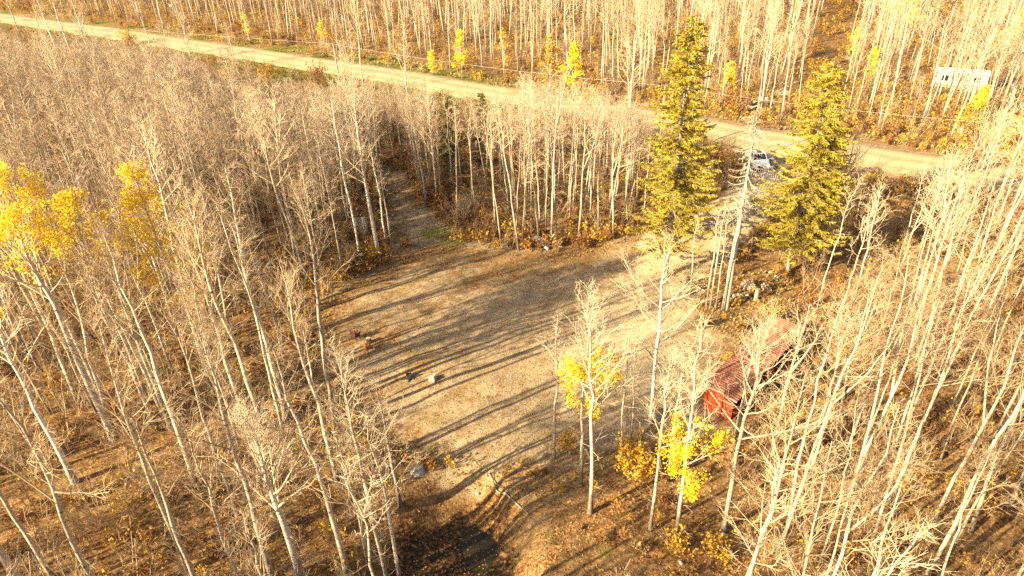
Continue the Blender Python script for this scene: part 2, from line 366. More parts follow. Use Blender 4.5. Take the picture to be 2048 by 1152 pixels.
for p, r_ in gsp: zg = np.maximum(zg, (.62 if r_ < 1.2 else .85) * np.exp(-((fx - p[0]) ** 2 + (fy - p[1]) ** 2) / r_ ** 2))
rp = np.hypot((fx - POND_C[0]) / POND_R[0], (fy - POND_C[1]) / POND_R[1])
zw = 1 - sstep(.45, .85, rp + .06 * jit)
ids = np.arange(nx * ny).reshape(ny, nx)
quads = np.stack([ids[:-1, :-1], ids[:-1, 1:], ids[1:, 1:], ids[1:, :-1]], -1).reshape(-1, 4)
qx, qy = fx[quads].mean(1), fy[quads].mean(1)
zone_q = np.zeros(len(quads), int)
zone_q[inside(TRAIL, qx, qy)] = 3; zone_q[inside(DRIVE, qx, qy)] = 2; zone_q[inside(CLEAR, qx, qy)] = 1
zone_q[dist_line(ROAD, qx, qy) < 3.0] = 0
V3 = np.stack([fx, fy, Z.ravel()], 1)
for zi, nm in enumerate(('ground', 'clearing', 'driveway', 'trail')):
    q = quads[zone_q == zi]; used, inv = np.unique(q, return_inverse=True)
    me = bpy.data.meshes.new(nm); me.from_pydata(V3[used].tolist(), [], inv.reshape(-1, 4).tolist())
    for an, ch in (('zone', (zc, zd, zg)), ('zone2', (zw, zw, zw))):
        a = me.attributes.new(an, 'FLOAT_COLOR', 'POINT')
        a.data.foreach_set('color', np.stack([c[used] for c in ch] + [np.ones(len(used))], 1).astype('f').ravel())
    me.materials.append(MAT['ground_cover']); me.polygons.foreach_set('use_smooth', [True] * len(me.polygons)); me.update()
    tag(link(bpy.data.objects.new(nm, me)), kind='structure')
# gravel road with a crown and soft shoulders
mb = MB(); cl = []
tt = np.linspace(0, len(ROAD) - 1, 220); cl = np.stack([np.interp(tt, range(len(ROAD)), ROAD[:, k]) for k in (0, 1)], 1)
for _ in range(12): cl[1:-1] = (cl[:-2] + cl[1:-1] * 2 + cl[2:]) / 4
tg = np.gradient(cl, axis=0); tg /= np.linalg.norm(tg, axis=1)[:, None]; nr = np.stack([-tg[:, 1], tg[:, 0]], 1)
offs = [(-4.5, -.25), (-3.7, .10), (-3.0, .18), (-2.2, .22), (-1.5, .235), (-.8, .27), (0, .30), (.8, .27), (1.5, .235), (2.2, .22), (3.0, .18), (3.7, .10), (4.5, -.25)]
worn = [0, 0, .15, .7, 1, .55, .15, .55, 1, .7, .15, 0, 0]
rv, wr = [], []
for i in range(len(cl)):
    for (o_, z_), w_ in zip(offs, worn):
        k = 1 + .02 * math.sin(i * .7 + o_) + .015 * math.sin(i * 1.9)
        rv.append((*(cl[i] + nr[i] * (o_ * k + .25 * math.sin(i * .23))), z_)); wr.append(w_)
n = len(offs)
mb.add(rv, [(i * n + j, i * n + j + 1, (i + 1) * n + j + 1, (i + 1) * n + j) for i in range(len(cl) - 1) for j in range(n - 1)])
ro = mb.build('gravel_road', 'gravel', smooth=True); a = ro.data.attributes.new('worn', 'FLOAT', 'POINT'); a.data.foreach_set('value', wr)
tag(ro, kind='structure')
# pond water, an irregular sheet in the hollow
mb = MB(); k = 40; pv = [(WATER_C[0], WATER_C[1], -2.12)]
for i in range(k):
    a = i * 2 * math.pi / k; r_ = 1 + .1 * math.sin(3 * a)
    pv.append((WATER_C[0] + 1.75 * r_ * math.cos(a), WATER_C[1] + 2.9 * r_ * math.sin(a), -2.12))
mb.add(pv, [(0, i + 1, (i + 1) % k + 1) for i in range(k)])
tag(mb.build('pond_water', 'water'), kind='structure')

# ------------------------------------------------------------------ plant generators
def rnd_unit(rg): v = rg.normal(size=3); return v / np.linalg.norm(v)
def bent(p, d, L, n, rg, up=.0, wob=.12):
    pts = [np.array(p, float)]; d = np.array(d, float)
    for i in range(n):
        d = d + np.array((0, 0, up)) + rg.normal(size=3) * wob; d /= np.linalg.norm(d)
        pts.append(pts[-1] + d * L / n)
    return np.array(pts), d
def side(d, ang, rg):
    a = np.cross(d, rnd_unit(rg)); a /= np.linalg.norm(a) + 1e-9
    v = d * math.cos(ang) + a * math.sin(ang); return v / np.linalg.norm(v)
def aspen(seed, h=16., cs=.45, nb=26, spread=1.0, r0=.15, fork=False, fine=1, leaves=0, leaf_zone=(0, 1), stubs=8, leaf_size=.05, ns=5):
    """returns trunk, crown and foliage builders"""
    rg = np.random.default_rng(seed); T, C, Lf = MB(), MB(), MB()
    z = np.linspace(0, 1, 13); wig = np.cumsum(rg.normal(size=(13, 2)) * .125, 0) * z[:, None] * (h / 16)
    wig -= np.outer(z, wig[-1] * .5)
    path = np.column_stack([wig, z * h]); path[0, :2] = 0
    rad = r0 * (1 - z) ** .75 + .016; rad[0] *= 1.35
    path[0, 2] = -.35
    T.tube(path, rad, 8)
    leaders = [(path, rad, cs, 1.0, nb)]
    if fork:
        i = 6; d = np.array((rg.normal(), rg.normal(), 0)); d /= np.linalg.norm(d)
        k = 7; q = np.linspace(0, 1, k); fp = path[i] + np.outer(q * h * .40, (0, 0, 1)) + np.outer(np.sin(q * 1.5) * h * .10, d) + rg.normal(size=(k, 3)) * .05 * q[:, None]
        fr = rad[i] * .75 * (1 - q) ** .8 + .015; T.tube(fp, fr, 7); leaders.append((fp, fr, .15, .8, nb // 2))
    def twig(p, d, L, r):
        if fine > 1:
            pts, _ = bent(p, d, L, 2, rg, .08, .22); C.tube(pts, (r, r * .8, r * .45), 3)
        else: C.tube(np.array([p, p + d * L + (0, 0, L * .08)]), (r, r * .5), 3)
        if leaves: tips.append(p + d * L * rg.uniform(.4, 1))
    tips = []
    for path_, rad_, cs_, sp_, nb_ in leaders:
        tt = np.linspace(0, 1, len(path_)); az = rg.uniform(0, 6.28)
        for i in range(nb_):
            u = (i + rg.uniform(0, .9)) / nb_; t = cs_ + (1 - cs_) * u ** .85; t = min(t, .985); az += 2.4 + rg.normal() * .5
            p = np.array([np.interp(t, tt, path_[:, k]) for k in range(3)]); rt = np.interp(t, tt, rad_)
            el = math.radians(rg.uniform(22, 48) + 22 * u); d = np.array((math.cos(az) * math.cos(el), math.sin(az) * math.cos(el), math.sin(el)))
            L = spread * sp_ * h * (.205 * (1 - u) ** .8 + .045) * rg.uniform(.6, 1.2)
            pts, de = bent(p, d, L, 4, rg, .11, .10); rb = min(rt * .5, .010 + L * .0105) if fine < 2 else min(rt * .45, .009 + L * .0090)
            C.tube(pts, rb * np.linspace(1, .35, 5), 4 if fine < 2 else 5)
            nsec = max(3, int(ns * (L / 2.2 + .3)))
            for j in range(nsec):
                f = .18 + .82 * (j + rg.uniform(0, .8)) / nsec; f = min(f, 1); q = np.array([np.interp(f, np.linspace(0, 1, 5), pts[:, k]) for k in range(3)])
                sd_ = side(pts[min(4, int(f * 4) + 1)] - pts[min(3, int(f * 4))], rg.uniform(.4, .95), rg) if f < 1 else de
                nrm = np.linalg.norm(sd_); sd_ = sd_ / nrm; sd_[2] += .25; sd_ /= np.linalg.norm(sd_)
                l2 = (.38 * L * (1.1 - .6 * f) + .25) * rg.uniform(.7, 1.2)
                p2, d2 = bent(q, sd_, l2, 2, rg, .10, .15); C.tube(p2, (.0115, .0095, .006) if fine < 2 else (.0088, .0072, .0045), 3)
                for k in range((4 if l2 > .5 else 3) + (fine > 1)):
                    f2 = rg.uniform(.2, 1); q2 = p2[0] + (p2[2] - p2[0]) * f2
                    twig(q2, side(d2, rg.uniform(.35, .95), rg), rg.uniform(.25, .62) * (.7 + .15 * h / 16), .0078 if fine < 2 else .0056)
    for i in range(stubs):
        t = rg.uniform(.06, max(cs, .1)); p = np.array([np.interp(t, z, path[:, k]) for k in range(3)]); a = rg.uniform(0, 6.28)
        pts, d = bent(p, (math.cos(a), math.sin(a), rg.uniform(-.2, .4)), rg.uniform(.4, 1.5), 3, rg, .02, .2); C.tube(pts, (.014, .011, .008, .005), 3)
        for k in range(2): C.tube(np.array([pts[2], pts[2] + side(d, .7, rg) * rg.uniform(.2, .5)]), (.007, .004), 3)
    if leaves:
        tips = np.array(tips); zz = tips[:, 2] / h; ok = (zz > leaf_zone[0]) & (zz < leaf_zone[1]); tips = tips[ok] if ok.any() else tips
        # leaves hang on in clumps
        cen = tips[rg.choice(len(tips), max(4, len(tips) // 10))]; dm = np.min(np.linalg.norm(tips[:, None] - cen[None], axis=2), 1)
        tips = tips[dm < rg.exponential(.42, len(tips))]
        c = tips[rg.integers(0, len(tips), leaves)] + rg.normal(size=(leaves, 3)) * .17
        u = rg.normal(size=(leaves, 3)); u /= np.linalg.norm(u, axis=1)[:, None]; v = np.cross(u, rg.normal(size=(leaves, 3))); v /= np.linalg.norm(v, axis=1)[:, None]
        s_ = leaf_size * rg.uniform(.6, 1.2, (leaves, 1)); Lf.quads(c, u * s_, v * s_ * .85)
    return T, C, Lf
def spruce(seed, h, rad, z0, dens=1.0, dead=False, clump=.42):
    rg = np.random.default_rng(seed); T, B, Lf = MB(), MB(), MB()
    z = np.linspace(0, 1, 12); wig = np.cumsum(rg.normal(size=(12, 2)) * .03, 0) * z[:, None]
    path = np.column_stack([wig, z * h]); path[0, 2] = -.4; T.tube(path, .011 * h * (1 - z) + .02, 8)
    B.tube(path[1:], .015, 3)
    zz = z0; C_, U_, W_ = [], [], []
    while zz < h - .15:
        t = zz / h; R = rad * (1 - (zz - z0 * .6) / (h - z0 * .6)) ** .52 * (1 if zz > z0 + 1.5 else .75) + .12
        for i in range(rg.integers(4, 7)):
            if rg.random() < .10: continue
            a = rg.uniform(0, 6.28); L = R * rg.uniform(1 - clump * 1.6, 1 + clump); base = np.array([np.interp(t, z, path[:, k]) for k in range(3)])
            n = 5; q = np.linspace(0, 1, n + 1); o = np.array((math.cos(a), math.sin(a), 0))
            dr = rg.uniform(.15, .38) + (.25 if dead else 0); pts = base + np.outer(q * L, o) + np.outer((-dr * np.sin(q * 2.2) + .10 * q ** 3) * L * (1 - .6 * t), (0, 0, 1))
            B.tube(pts, (.012 + .012 * L) * np.linspace(1, .3, n + 1), 3)
            m_ = int(L / .033 * dens) + 8 if not dead else int(L / .06) + 6
            f = rg.uniform(.12, 1.0, m_) ** .8; c = np.stack([np.interp(f, q, pts[:, k]) for k in range(3)], 1)
            sdv = np.cross(o, (0, 0, 1)); s_ = rg.choice((-1, 1), m_)[:, None] * rg.uniform(.2, 1.0, (m_, 1))
            d = o * rg.uniform(.25, .9, (m_, 1)) + sdv * s_ + np.column_stack([rg.normal(size=(m_, 2)) * .1, rg.uniform(-.75, .15, m_)])
            d /= np.linalg.norm(d, axis=1)[:, None]; ln = rg.uniform(.12, .26, (m_, 1)) * (1.15 - .5 * f[:, None]) * (.7 + .3 * min(1, L / 1.5))
            if dead:
                for p_, d_, l_ in zip(c[::2], d[::2], ln[::2]): B.tube(np.array([p_, p_ + d_ * l_ * 1.6 - (0, 0, float(l_[0]) * .5)]), (.012, .006), 3)
            else:
                wv = np.cross(d, rg.normal(size=(m_, 3))); wv /= np.linalg.norm(wv, axis=1)[:, None]
                C_.append(c + d * ln * .9); U_.append(d * ln); W_.append(wv * rg.uniform(.022, .044, (m_, 1)))
        zz += rg.uniform(.17, .29) * (1 if t < .8 else .7) * (1.9 if dead else 1)
    if C_: Lf.quads(np.vstack(C_), np.vstack(U_), np.vstack(W_))
    for i in range(10):
        a = rg.uniform(0, 6.28); zb = rg.uniform(.06, 1) * z0; pts, _ = bent((0, 0, zb), (math.cos(a), math.sin(a), -.1), rg.uniform(.4, 1.3), 3, rg, -.03, .15); B.tube(pts, (.014, .01, .007, .004), 3)
    return T, B, Lf
def shrub(seed, h=2.0, stems=14, leaves=0, spread=.5, leaf=.06, side_n=5, r=.012):
    rg = np.random.default_rng(seed); B, Lf = MB(), MB(); tips = []
    for i in range(stems):
        a = rg.uniform(0, 6.28); s_ = rg.uniform(0, 1) * spread; d = np.array((math.cos(a) * s_, math.sin(a) * s_, 1)); d /= np.linalg.norm(d)
        b = np.array((rg.normal() * .12 * h, rg.normal() * .12 * h, -.1)); L = h * rg.uniform(.55, 1.05)
        pts, de = bent(b, d, L, 4, rg, .03, .14); B.tube(pts, r * np.array((1.3, 1.1, .9, .7, .4)) * (.6 + h * .2), 3)
        for j in range(side_n):
            f = rg.uniform(.3, 1); q = np.array([np.interp(f, np.linspace(0, 1, 5), pts[:, k]) for k in range(3)])
            p2, d2 = bent(q, side(de, rg.uniform(.4, .9), rg), L * rg.uniform(.15, .34), 2, rg, .08, .18); B.tube(p2, (r * .65, r * .5, r * .3), 3)
            tips += [p2[1], p2[2]]
            for k in range(2): B.tube(np.array([p2[1], p2[1] + side(d2, .7, rg) * L * rg.uniform(.06, .16)]), (r * .5, r * .25), 3)
    if leaves:
        tips = np.array(tips); c = tips[rg.integers(0, len(tips), leaves)] + rg.normal(size=(leaves, 3)) * .05 * h
        u = rg.normal(size=(leaves, 3)); u /= np.linalg.norm(u, axis=1)[:, None]; v = np.cross(u, rg.normal(size=(leaves, 3))); v /= np.linalg.norm(v, axis=1)[:, None]
        s_ = leaf * rg.uniform(.6, 1.3, (leaves, 1)); Lf.quads(c, u * s_, v * s_ * .8)
    return B, Lf
def merged(name, *pairs):
    o = MB(); mats = []
    for b, mt in pairs:
        if not b.v: continue
        if mt not in mats: mats.append(mt)
        k = mats.index(mt); v = np.vstack(b.v); o.v.append(v); o.f += [[i + o.n for i in q] for q in b.f]; o.m += [k] * len(b.f); o.n += len(v)
    return o.mesh(name, mats)

# ------------------------------------------------------------------ scattering (uncountable cover only)
def scatter(name, pts, rot, scl, idx, protos, label, cat):
    col = bpy.data.collections.new(name + '_kinds')
    for i, me in enumerate(protos): col.objects.link(bpy.data.objects.new('%s_kind_%02d' % (name, i), me))
    me = bpy.data.meshes.new(name); me.from_pydata(np.asarray(pts).tolist(), [], [])
    a = me.attributes.new('turn', 'FLOAT_VECTOR', 'POINT'); a.data.foreach_set('vector', np.asarray(rot, 'f').ravel())
    a = me.attributes.new('size', 'FLOAT', 'POINT'); a.data.foreach_set('value', np.asarray(scl, 'f'))
    a = me.attributes.new('pick', 'INT', 'POINT'); a.data.foreach_set('value', np.asarray(idx, 'i'))
    o = link(bpy.data.objects.new(name, me)); tag(o, label, cat, kind='stuff')
    g = bpy.data.node_groups.new(name, 'GeometryNodeTree')
    g.interface.new_socket('Geometry', in_out='INPUT', socket_type='NodeSocketGeometry'); g.interface.new_socket('Geometry', in_out='OUTPUT', socket_type='NodeSocketGeometry')
    gi, go = g.nodes.new('NodeGroupInput'), g.nodes.new('NodeGroupOutput')
    ci = g.nodes.new('GeometryNodeCollectionInfo'); ci.inputs[0].default_value = col; ci.inputs[1].default_value = True; ci.inputs[2].default_value = True
    ip = g.nodes.new('GeometryNodeInstanceOnPoints'); ip.inputs['Pick Instance'].default_value = True
    def na(nm, ty): x = g.nodes.new('GeometryNodeInputNamedAttribute'); x.data_type = ty; x.inputs[0].default_value = nm; return x.outputs[0]
    L = g.links.new; er = g.nodes.new('FunctionNodeEulerToRotation'); L(na('turn', 'FLOAT_VECTOR'), er.inputs[0])
    L(gi.outputs[0], ip.inputs['Points']); L(ci.outputs[0], ip.inputs['Instance']); L(er.outputs[0], ip.inputs['Rotation'])
    L(na('size', 'FLOAT'), ip.inputs['Scale']); L(na('pick', 'INT'), ip.inputs['Instance Index']); L(ip.outputs[0], go.inputs[0])
    md = o.modifiers.new('scatter', 'NODES'); md.node_group = g
    return o

# ------------------------------------------------------------------ where the woods stand
RG = np.random.default_rng(11)
def jitter_grid(x0, x1, y0, y1, cell, rg=RG):
    xs, ys = np.arange(x0, x1, cell), np.arange(y0, y1, cell); a, b = np.meshgrid(xs, ys)
    return (a.ravel() + rg.uniform(0, cell, a.size)), (b.ravel() + rg.uniform(0, cell, a.size))
def in_view_wedge(x, y, m=40): return (np.abs(x - .02 * y) < .83 * y + m) & (y > -14)
def wood(x, y, road_gap=8.0, low=False):
    """where woodland may grow"""
    ok = in_view_wedge(x, y)
    for P, g_ in ((CLEAR, .3), (DRIVE, .8), (TRAIL, .3), (SHED, .6), (TRAILER, 1.5)): ok &= dist_poly(P, x, y) > g_
    ok &= dist_line(ROAD, x, y) > road_gap
    ok &= dist_line(TRACK, x, y) > (1.0 if low else 1.3)
    if not low:
        for P in (POND_OPEN, FRONT, FIRE, LANE, TRAIL2): ok &= ~inside(P, x, y)
    return ok

# ------------------------------------------------------------------ tree kinds
KIND = []                                                    # (trunk mesh, crown mesh, merged mesh, height, adjective)
specs = [dict(h=16, cs=.48, nb=26, spread=.86, r0=.10), dict(h=17, cs=.55, nb=22, spread=.72, r0=.09), dict(h=15, cs=.40, nb=28, spread=1.0, r0=.11),
         dict(h=16.5, cs=.46, nb=22, spread=.8, r0=.105, fork=True), dict(h=14, cs=.42, nb=26, spread=.75, r0=.07), dict(h=17, cs=.50, nb=26, spread=.95, r0=.13),
         # open-stand kinds: long clean stems, small high crowns
         dict(h=17, cs=.62, nb=15, spread=.66, r0=.09, ns=4), dict(h=16, cs=.58, nb=16, spread=.78, r0=.10, ns=4), dict(h=15, cs=.68, nb=13, spread=.6, r0=.075, ns=4),
         dict(h=18, cs=.60, nb=17, spread=.85, r0=.125, ns=4), dict(h=14, cs=.55, nb=15, spread=.62, r0=.06, ns=4), dict(h=16.5, cs=.56, nb=15, spread=.72, r0=.10, ns=4, fork=True)]
specs += [dict(h=17, cs=.52, nb=22, spread=.85, r0=.17), dict(h=16, cs=.56, nb=18, spread=.8, r0=.15), dict(h=18, cs=.60, nb=18, spread=.75, r0=.18), dict(h=15, cs=.45, nb=20, spread=.95, r0=.14, fork=True)]
adj = ['straight', 'tall slender', 'broad-crowned', 'forked', 'thin', 'stout', 'long-stemmed', 'clean-stemmed', 'high-crowned', 'very tall', 'spindly', 'high-forked', 'thick-trunked', 'sturdy', 'old tall', 'stout forked']
for i, s in enumerate(specs):
    T, C, _ = aspen(100 + i, fine=1, **s)
    KIND.append((T.mesh('trunk', 'aspen_bark', True), C.mesh('crown', 'aspen_twigs'), merged('aspen', (T, 'aspen_bark'), (C, 'aspen_twigs')), s['h'], adj[i]))
NEAR = []
for i, s in enumerate(specs):
    s = dict(s); s['ns'] = 7; T, C, _ = aspen(200 + i, fine=2, **s)
    NEAR.append((T.mesh('trunk', 'aspen_bark', True), C.mesh('crown', 'near_twigs'), None, s['h'], adj[i]))

def plant_tree(name, x, y, meshes, label, cat, group=None, s=1.0, tilt=(0, 0), rz=None, z=None):
    e = empty(name, (x, y, h1(x, y) if z is None else z), 0, label, cat, group, rot=(tilt[0], tilt[1], RG.uniform(0, 6.28) if rz is None else rz), s=s)
    for nm, me in meshes:
        if me is not None and len(me.polygons): link(bpy.data.objects.new(nm, me), e)
    return e

taken = []                                                   # spots of the trees placed one by one from image pixels
def key(name, base, top, gen, label, cat='tree', group=None, bark='aspen_bark', limb='pale_limbs', leafm=None, seed=0, **kw):
    B = at(*base); h = height_of(B, *top); taken.append(B)
    T, C, Lf = aspen(seed, h=h, **kw)
    return plant_tree(name, B[0], B[1], [('trunk', T.mesh('trunk', bark, True)), ('crown', C.mesh('crown', limb)), ('foliage', Lf.mesh('foliage', leafm) if leafm else None)], label, cat, group, rz=seed * 1.7)
G_FRONT = 'aspens growing along the front bank of the clearing'
key('aspen_tree', (1108, 920), (1085, 640), 0, 'thin bare aspen with bent foot at the edge of the mown clearing', group=G_FRONT, seed=301, r0=.10, nb=16, cs=.55, spread=.6, fine=2, stubs=5)
key('aspen_tree', (1162, 975), (1142, 612), 0, 'aspen with yellow leaves left on its lower branches above the pond bank', group=G_FRONT, seed=302, r0=.11, nb=22, cs=.42, spread=.75, fine=2, leafm='yellow_leaves', leaves=3600, leaf_zone=(.26, .78))
key('aspen_tree', (1180, 1027), (1195, 590), 0, 'white bare aspen standing beside the yellow-leaved one on the pond bank', group=G_FRONT, seed=303, r0=.125, nb=24, cs=.5, spread=.85, fine=2)
key('aspen_tree', (1300, 1062), (1318, 715), 0, 'slim bare aspen rising from brown leaves on the front bank', group=G_FRONT, seed=304, r0=.10, nb=20, cs=.5, spread=.75, fine=2)
key('aspen_tree', (1352, 1072), (1400, 650), 0, 'curved aspen with bright yellow leaf bunch halfway up its stem', group=G_FRONT, seed=305, r0=.11, nb=30, cs=.30, spread=.72, fine=2, leafm='yellow_leaves', leaves=3600, leaf_zone=(.27, .55))
key('aspen_tree', (1448, 1062), (1520, 630), 0, 'tall pale aspen with wide bare crown in front of the red shed', group=G_FRONT, seed=306, r0=.14, nb=28, cs=.48, spread=1.05, fine=2)
key('aspen_tree', (1240, 930), (1242, 670), 0, 'small dull aspen with thin stem near the gold-leaved shrub', group=G_FRONT, seed=307, r0=.07, nb=16, cs=.5, spread=.6, fine=2)
key('aspen_tree', (1300, 850), (1302, 500), 0, 'white aspen with wide open limbs standing alone in the clearing', group=G_FRONT, seed=308, r0=.13, nb=18, cs=.45, spread=1.5, fine=2, bark='birch_bark', ns=5)
key('aspen_tree', (1262, 880), (1262, 660), 0, 'little bare sapling aspen beside the lone white tree', group=G_FRONT, seed=312, r0=.06, nb=14, cs=.45, spread=.6, fine=2)
key('aspen_tree', (1552, 870), (1620, 600), 0, 'forked white aspen with fan of limbs beside the open side of the shed', seed=309, r0=.12, nb=12, cs=.45, spread=1.15, fine=2, fork=True)
key('aspen_tree', (1470, 870), (1525, 640), 0, 'pale aspen at the corner of the shed by its red boards', seed=310, r0=.10, nb=11, cs=.5, spread=.9, fine=2)
key('aspen_tree', (1335, 960), (1365, 690), 0, 'thin leaning aspen just behind the curved yellow-leaved one', group=G_FRONT, seed=311, r0=.08, nb=16, cs=.5, spread=.7, fine=2)
key('aspen_tree', (1625, 900), (1690, 620), 0, 'straight white aspen in the thicket past the shed lane', seed=313, r0=.12, nb=20, cs=.5, spread=1.0, fine=2)
G_FIRE = 'thin stems standing beside the firewood heap'
for i, (b, tp) in enumerate((((1413, 610), (1405, 420)), ((1421, 612), (1440, 400)), ((1431, 618), (1468, 420)), ((1380, 590), (1388, 430)), ((1444, 622), (1470, 380)))):
    key('aspen_tree', b, tp, 0, 'thin pale aspen pole in the clump beside the firewood heap', group=G_FIRE, seed=320 + i, r0=.075, nb=9, cs=.6, spread=.4, fine=2, stubs=6)
key('birch_tree', (757, 512), (715, 195), 0, 'thick white birch with dark scars beside the hanging grey sheet', seed=330, r0=.21, nb=34, cs=.48, spread=1.0, fine=2, bark='birch_bark')
key('birch_tree', (782, 490), (790, 330), 0, 'crooked thin birch next to the trail mouth', seed=331, r0=.07, nb=12, cs=.5, spread=.6, fine=2, bark='birch_bark')
key('birch_tree', (772, 492), (748, 280), 0, 'slim birch just behind the thick scarred one', seed=332, r0=.09, nb=16, cs=.5, spread=.6, fine=2, bark='birch_bark')
key('birch_tree', (718, 500), (684, 200), 0, 'pale birch left of the hanging grey sheet', seed=333, r0=.12, nb=24, cs=.5, spread=.9, fine=2, bark='birch_bark')
key('birch_tree', (1640, 530), (1695, 270), 0, 'white birch with bent arching limbs beside the large olive spruce', seed=334, r0=.13, nb=18, cs=.4, spread=1.3, fine=2, fork=True, bark='birch_bark')
key('poplar_tree', (228, 880), (5, 365), 0, 'big poplar with dense yellow crown and black-scarred trunk', seed=340, r0=.23, nb=34, cs=.55, spread=1.15, fine=2, leafm='yellow_leaves', leaves=6800, leaf_zone=(.5, 1.05), bark='birch_bark', leaf_size=.058)
key('poplar_tree', (430, 800), (245, 345), 0, 'tall poplar with yellow top leaves thinning to loose bunches', seed=341, r0=.16, nb=38, cs=.38, spread=.95, fine=2, leafm='yellow_leaves', leaves=5600, leaf_zone=(.40, 1.05), leaf_size=.058)
key('poplar_tree', (300, 810), (110, 410), 0, 'poplar with a rounded golden leaf cluster between two yellow-topped trees', seed=342, r0=.12, nb=22, cs=.62, spread=.9, fine=2, leafm='yellow_leaves', leaves=3000, leaf_zone=(.72, 1.05), leaf_size=.058)
key('poplar_tree', (150, 965), (-55, 560), 0, 'stout white poplar trunk beside the leaf-strewn track', seed=343, r0=.20, nb=28, cs=.6, spread=1.0, fine=2, bark='birch_bark')
key('aspen_tree', (490, 835), (395, 440), 0, 'thick aspen with greenish trunk and fuzzy crown by the leaf-strewn track', seed=344, r0=.18, nb=32, cs=.48, spread=1.0, fine=2)
key('aspen_tree', (632, 790), (612, 552), 0, 'small open-grown aspen with neat oval bare crown at the track mouth', seed=345, r0=.09, nb=22, cs=.35, spread=1.05, fine=2)
key('aspen_tree', (585, 780), (545, 520), 0, 'aspen with dark trunk beside the neat oval-crowned one', seed=346, r0=.13, nb=22, cs=.5, spread=.9, fine=2)
key('poplar_tree', (600, 1150), (530, 850), 0, 'low broad poplar with thick white trunk and dense twiggy crown', seed=347, r0=.24, nb=44, cs=.42, spread=1.7, fine=2, bark='birch_bark', ns=7)
G_BANK = 'bare aspens on the shaded pond bank'
for i, (b, tp) in enumerate((((737, 1130), (742, 800)), ((772, 1150), (690, 640)), ((797, 1150), (765, 770)), ((745, 1040), (715, 700)), ((800, 1010), (790, 760)))):
    key('aspen_tree', b, tp, 0, 'bare aspen with crooked limbs on the shaded bank of the pond', group=G_BANK, seed=350 + i, r0=.12, nb=22, cs=.45, spread=.9, fine=2)
# yellow trees across the road
G_YEL = 'yellow-leaved trees across the gravel road'
def yel(base, top, label, n, seed, mat_='yellow_leaves', sp=1.1, cs=.2, z=(.1, 1.1)):
    key('aspen_tree', base, top, 0, label, group=G_YEL, seed=seed, r0=.10, nb=22, cs=cs, spread=sp, leafm=mat_, leaves=n, leaf_zone=z, leaf_size=.11)
yel((1146, 205), (1136, 95), 'bright yellow young aspen on the road verge opposite the aspen stand', 1600, 360)
yel((1100, 185), (1093, 75), 'olive yellow bushy aspen next to the brightest verge tree', 1300, 361, 'gold_leaves')
yel((925, 160), (930, 66), 'loose yellow aspen across the road from the dark young spruces', 900, 362)
yel((866, 150), (866, 108), 'low yellow bush tree at the road edge', 500, 363)
yel((1452, 200), (1450, 130), 'small golden aspen across the road from the driveway mouth', 800, 364)
yel((1808, 105), (1852, -35), 'tall bright yellow aspen in the woods above the white trailer', 2600, 365, 'yellow_leaves', 1.3, .3, (.3, 1.1))
yel((1735, 175), (1745, 105), 'short yellow aspen across the road behind the large olive spruce', 700, 366)
yel((1948, 245), (1946, 178), 'yellow bush tree in front of the white trailer', 1100, 367, 'yellow_leaves', 1.6)
yel((1915, 285), (1910, 215), 'olive gold rounded bush tree on the verge below the trailer', 1100, 368, 'gold_leaves', 1.8, .1)
yel((1890, 70), (1925, -30), 'gold aspen high in the woods beyond the trailer', 1200, 371, 'gold_leaves', 1.2, .3)
yel((1775, 60), (1800, -40), 'pale yellow aspen beyond the brightest tall yellow one', 900, 372)
yel((2010, 120), (2040, 20), 'yellow-tinged aspen behind the end of the trailer', 700, 373)
yel((1700, 130), (1712, 60), 'little yellow aspen at the edge of the cut track across the road', 600, 374)
yel((1010, 150), (1010, 60), 'golden aspen in the woods opposite the young spruces', 700, 375, 'gold_leaves')
yel((500, 85), (500, 25), 'sparse yellow sapling above the road bend', 260, 369)
yel((650, 95), (655, 40), 'sparse yellow tree beside the power pole', 350, 370)
for i, (b, tp) in enumerate((((1868, 228), (1912, 30)), ((1893, 215), (1935, 40)), ((1916, 236), (1972, 10)), ((1938, 222), (1985, 20)), ((1962, 240), (2020, 30)), ((1880, 250), (1930, 60)))):
    key('aspen_tree', b, tp, 0, 'slim bare aspen standing right before the white trailer', group='aspens screening the trailer', seed=390 + i, r0=.10, nb=16, cs=.5, spread=.8)
G_BEND = 'tall bare aspens by the road bend'
for i, (b, tp, lab) in enumerate((((77, 205), (15, 78), 'leaning bare aspen in the wet hollow below the road'), ((133, 156), (72, -15), 'tall white bare aspen standing before the road bend'), ((155, 140), (108, -20), 'tall bare aspen with black-scarred stem before the road bend'),
        ((193, 150), (150, -10), 'tall forked bare aspen before the road bend'), ((243, 160), (218, 60), 'shorter bare aspen just right of the tall road-bend group'))):
    key('aspen_tree', b, tp, 0, lab, group=G_BEND, seed=380 + i, r0=.17, nb=24, cs=.40, spread=.9, fork=(i == 3), bark='birch_bark')
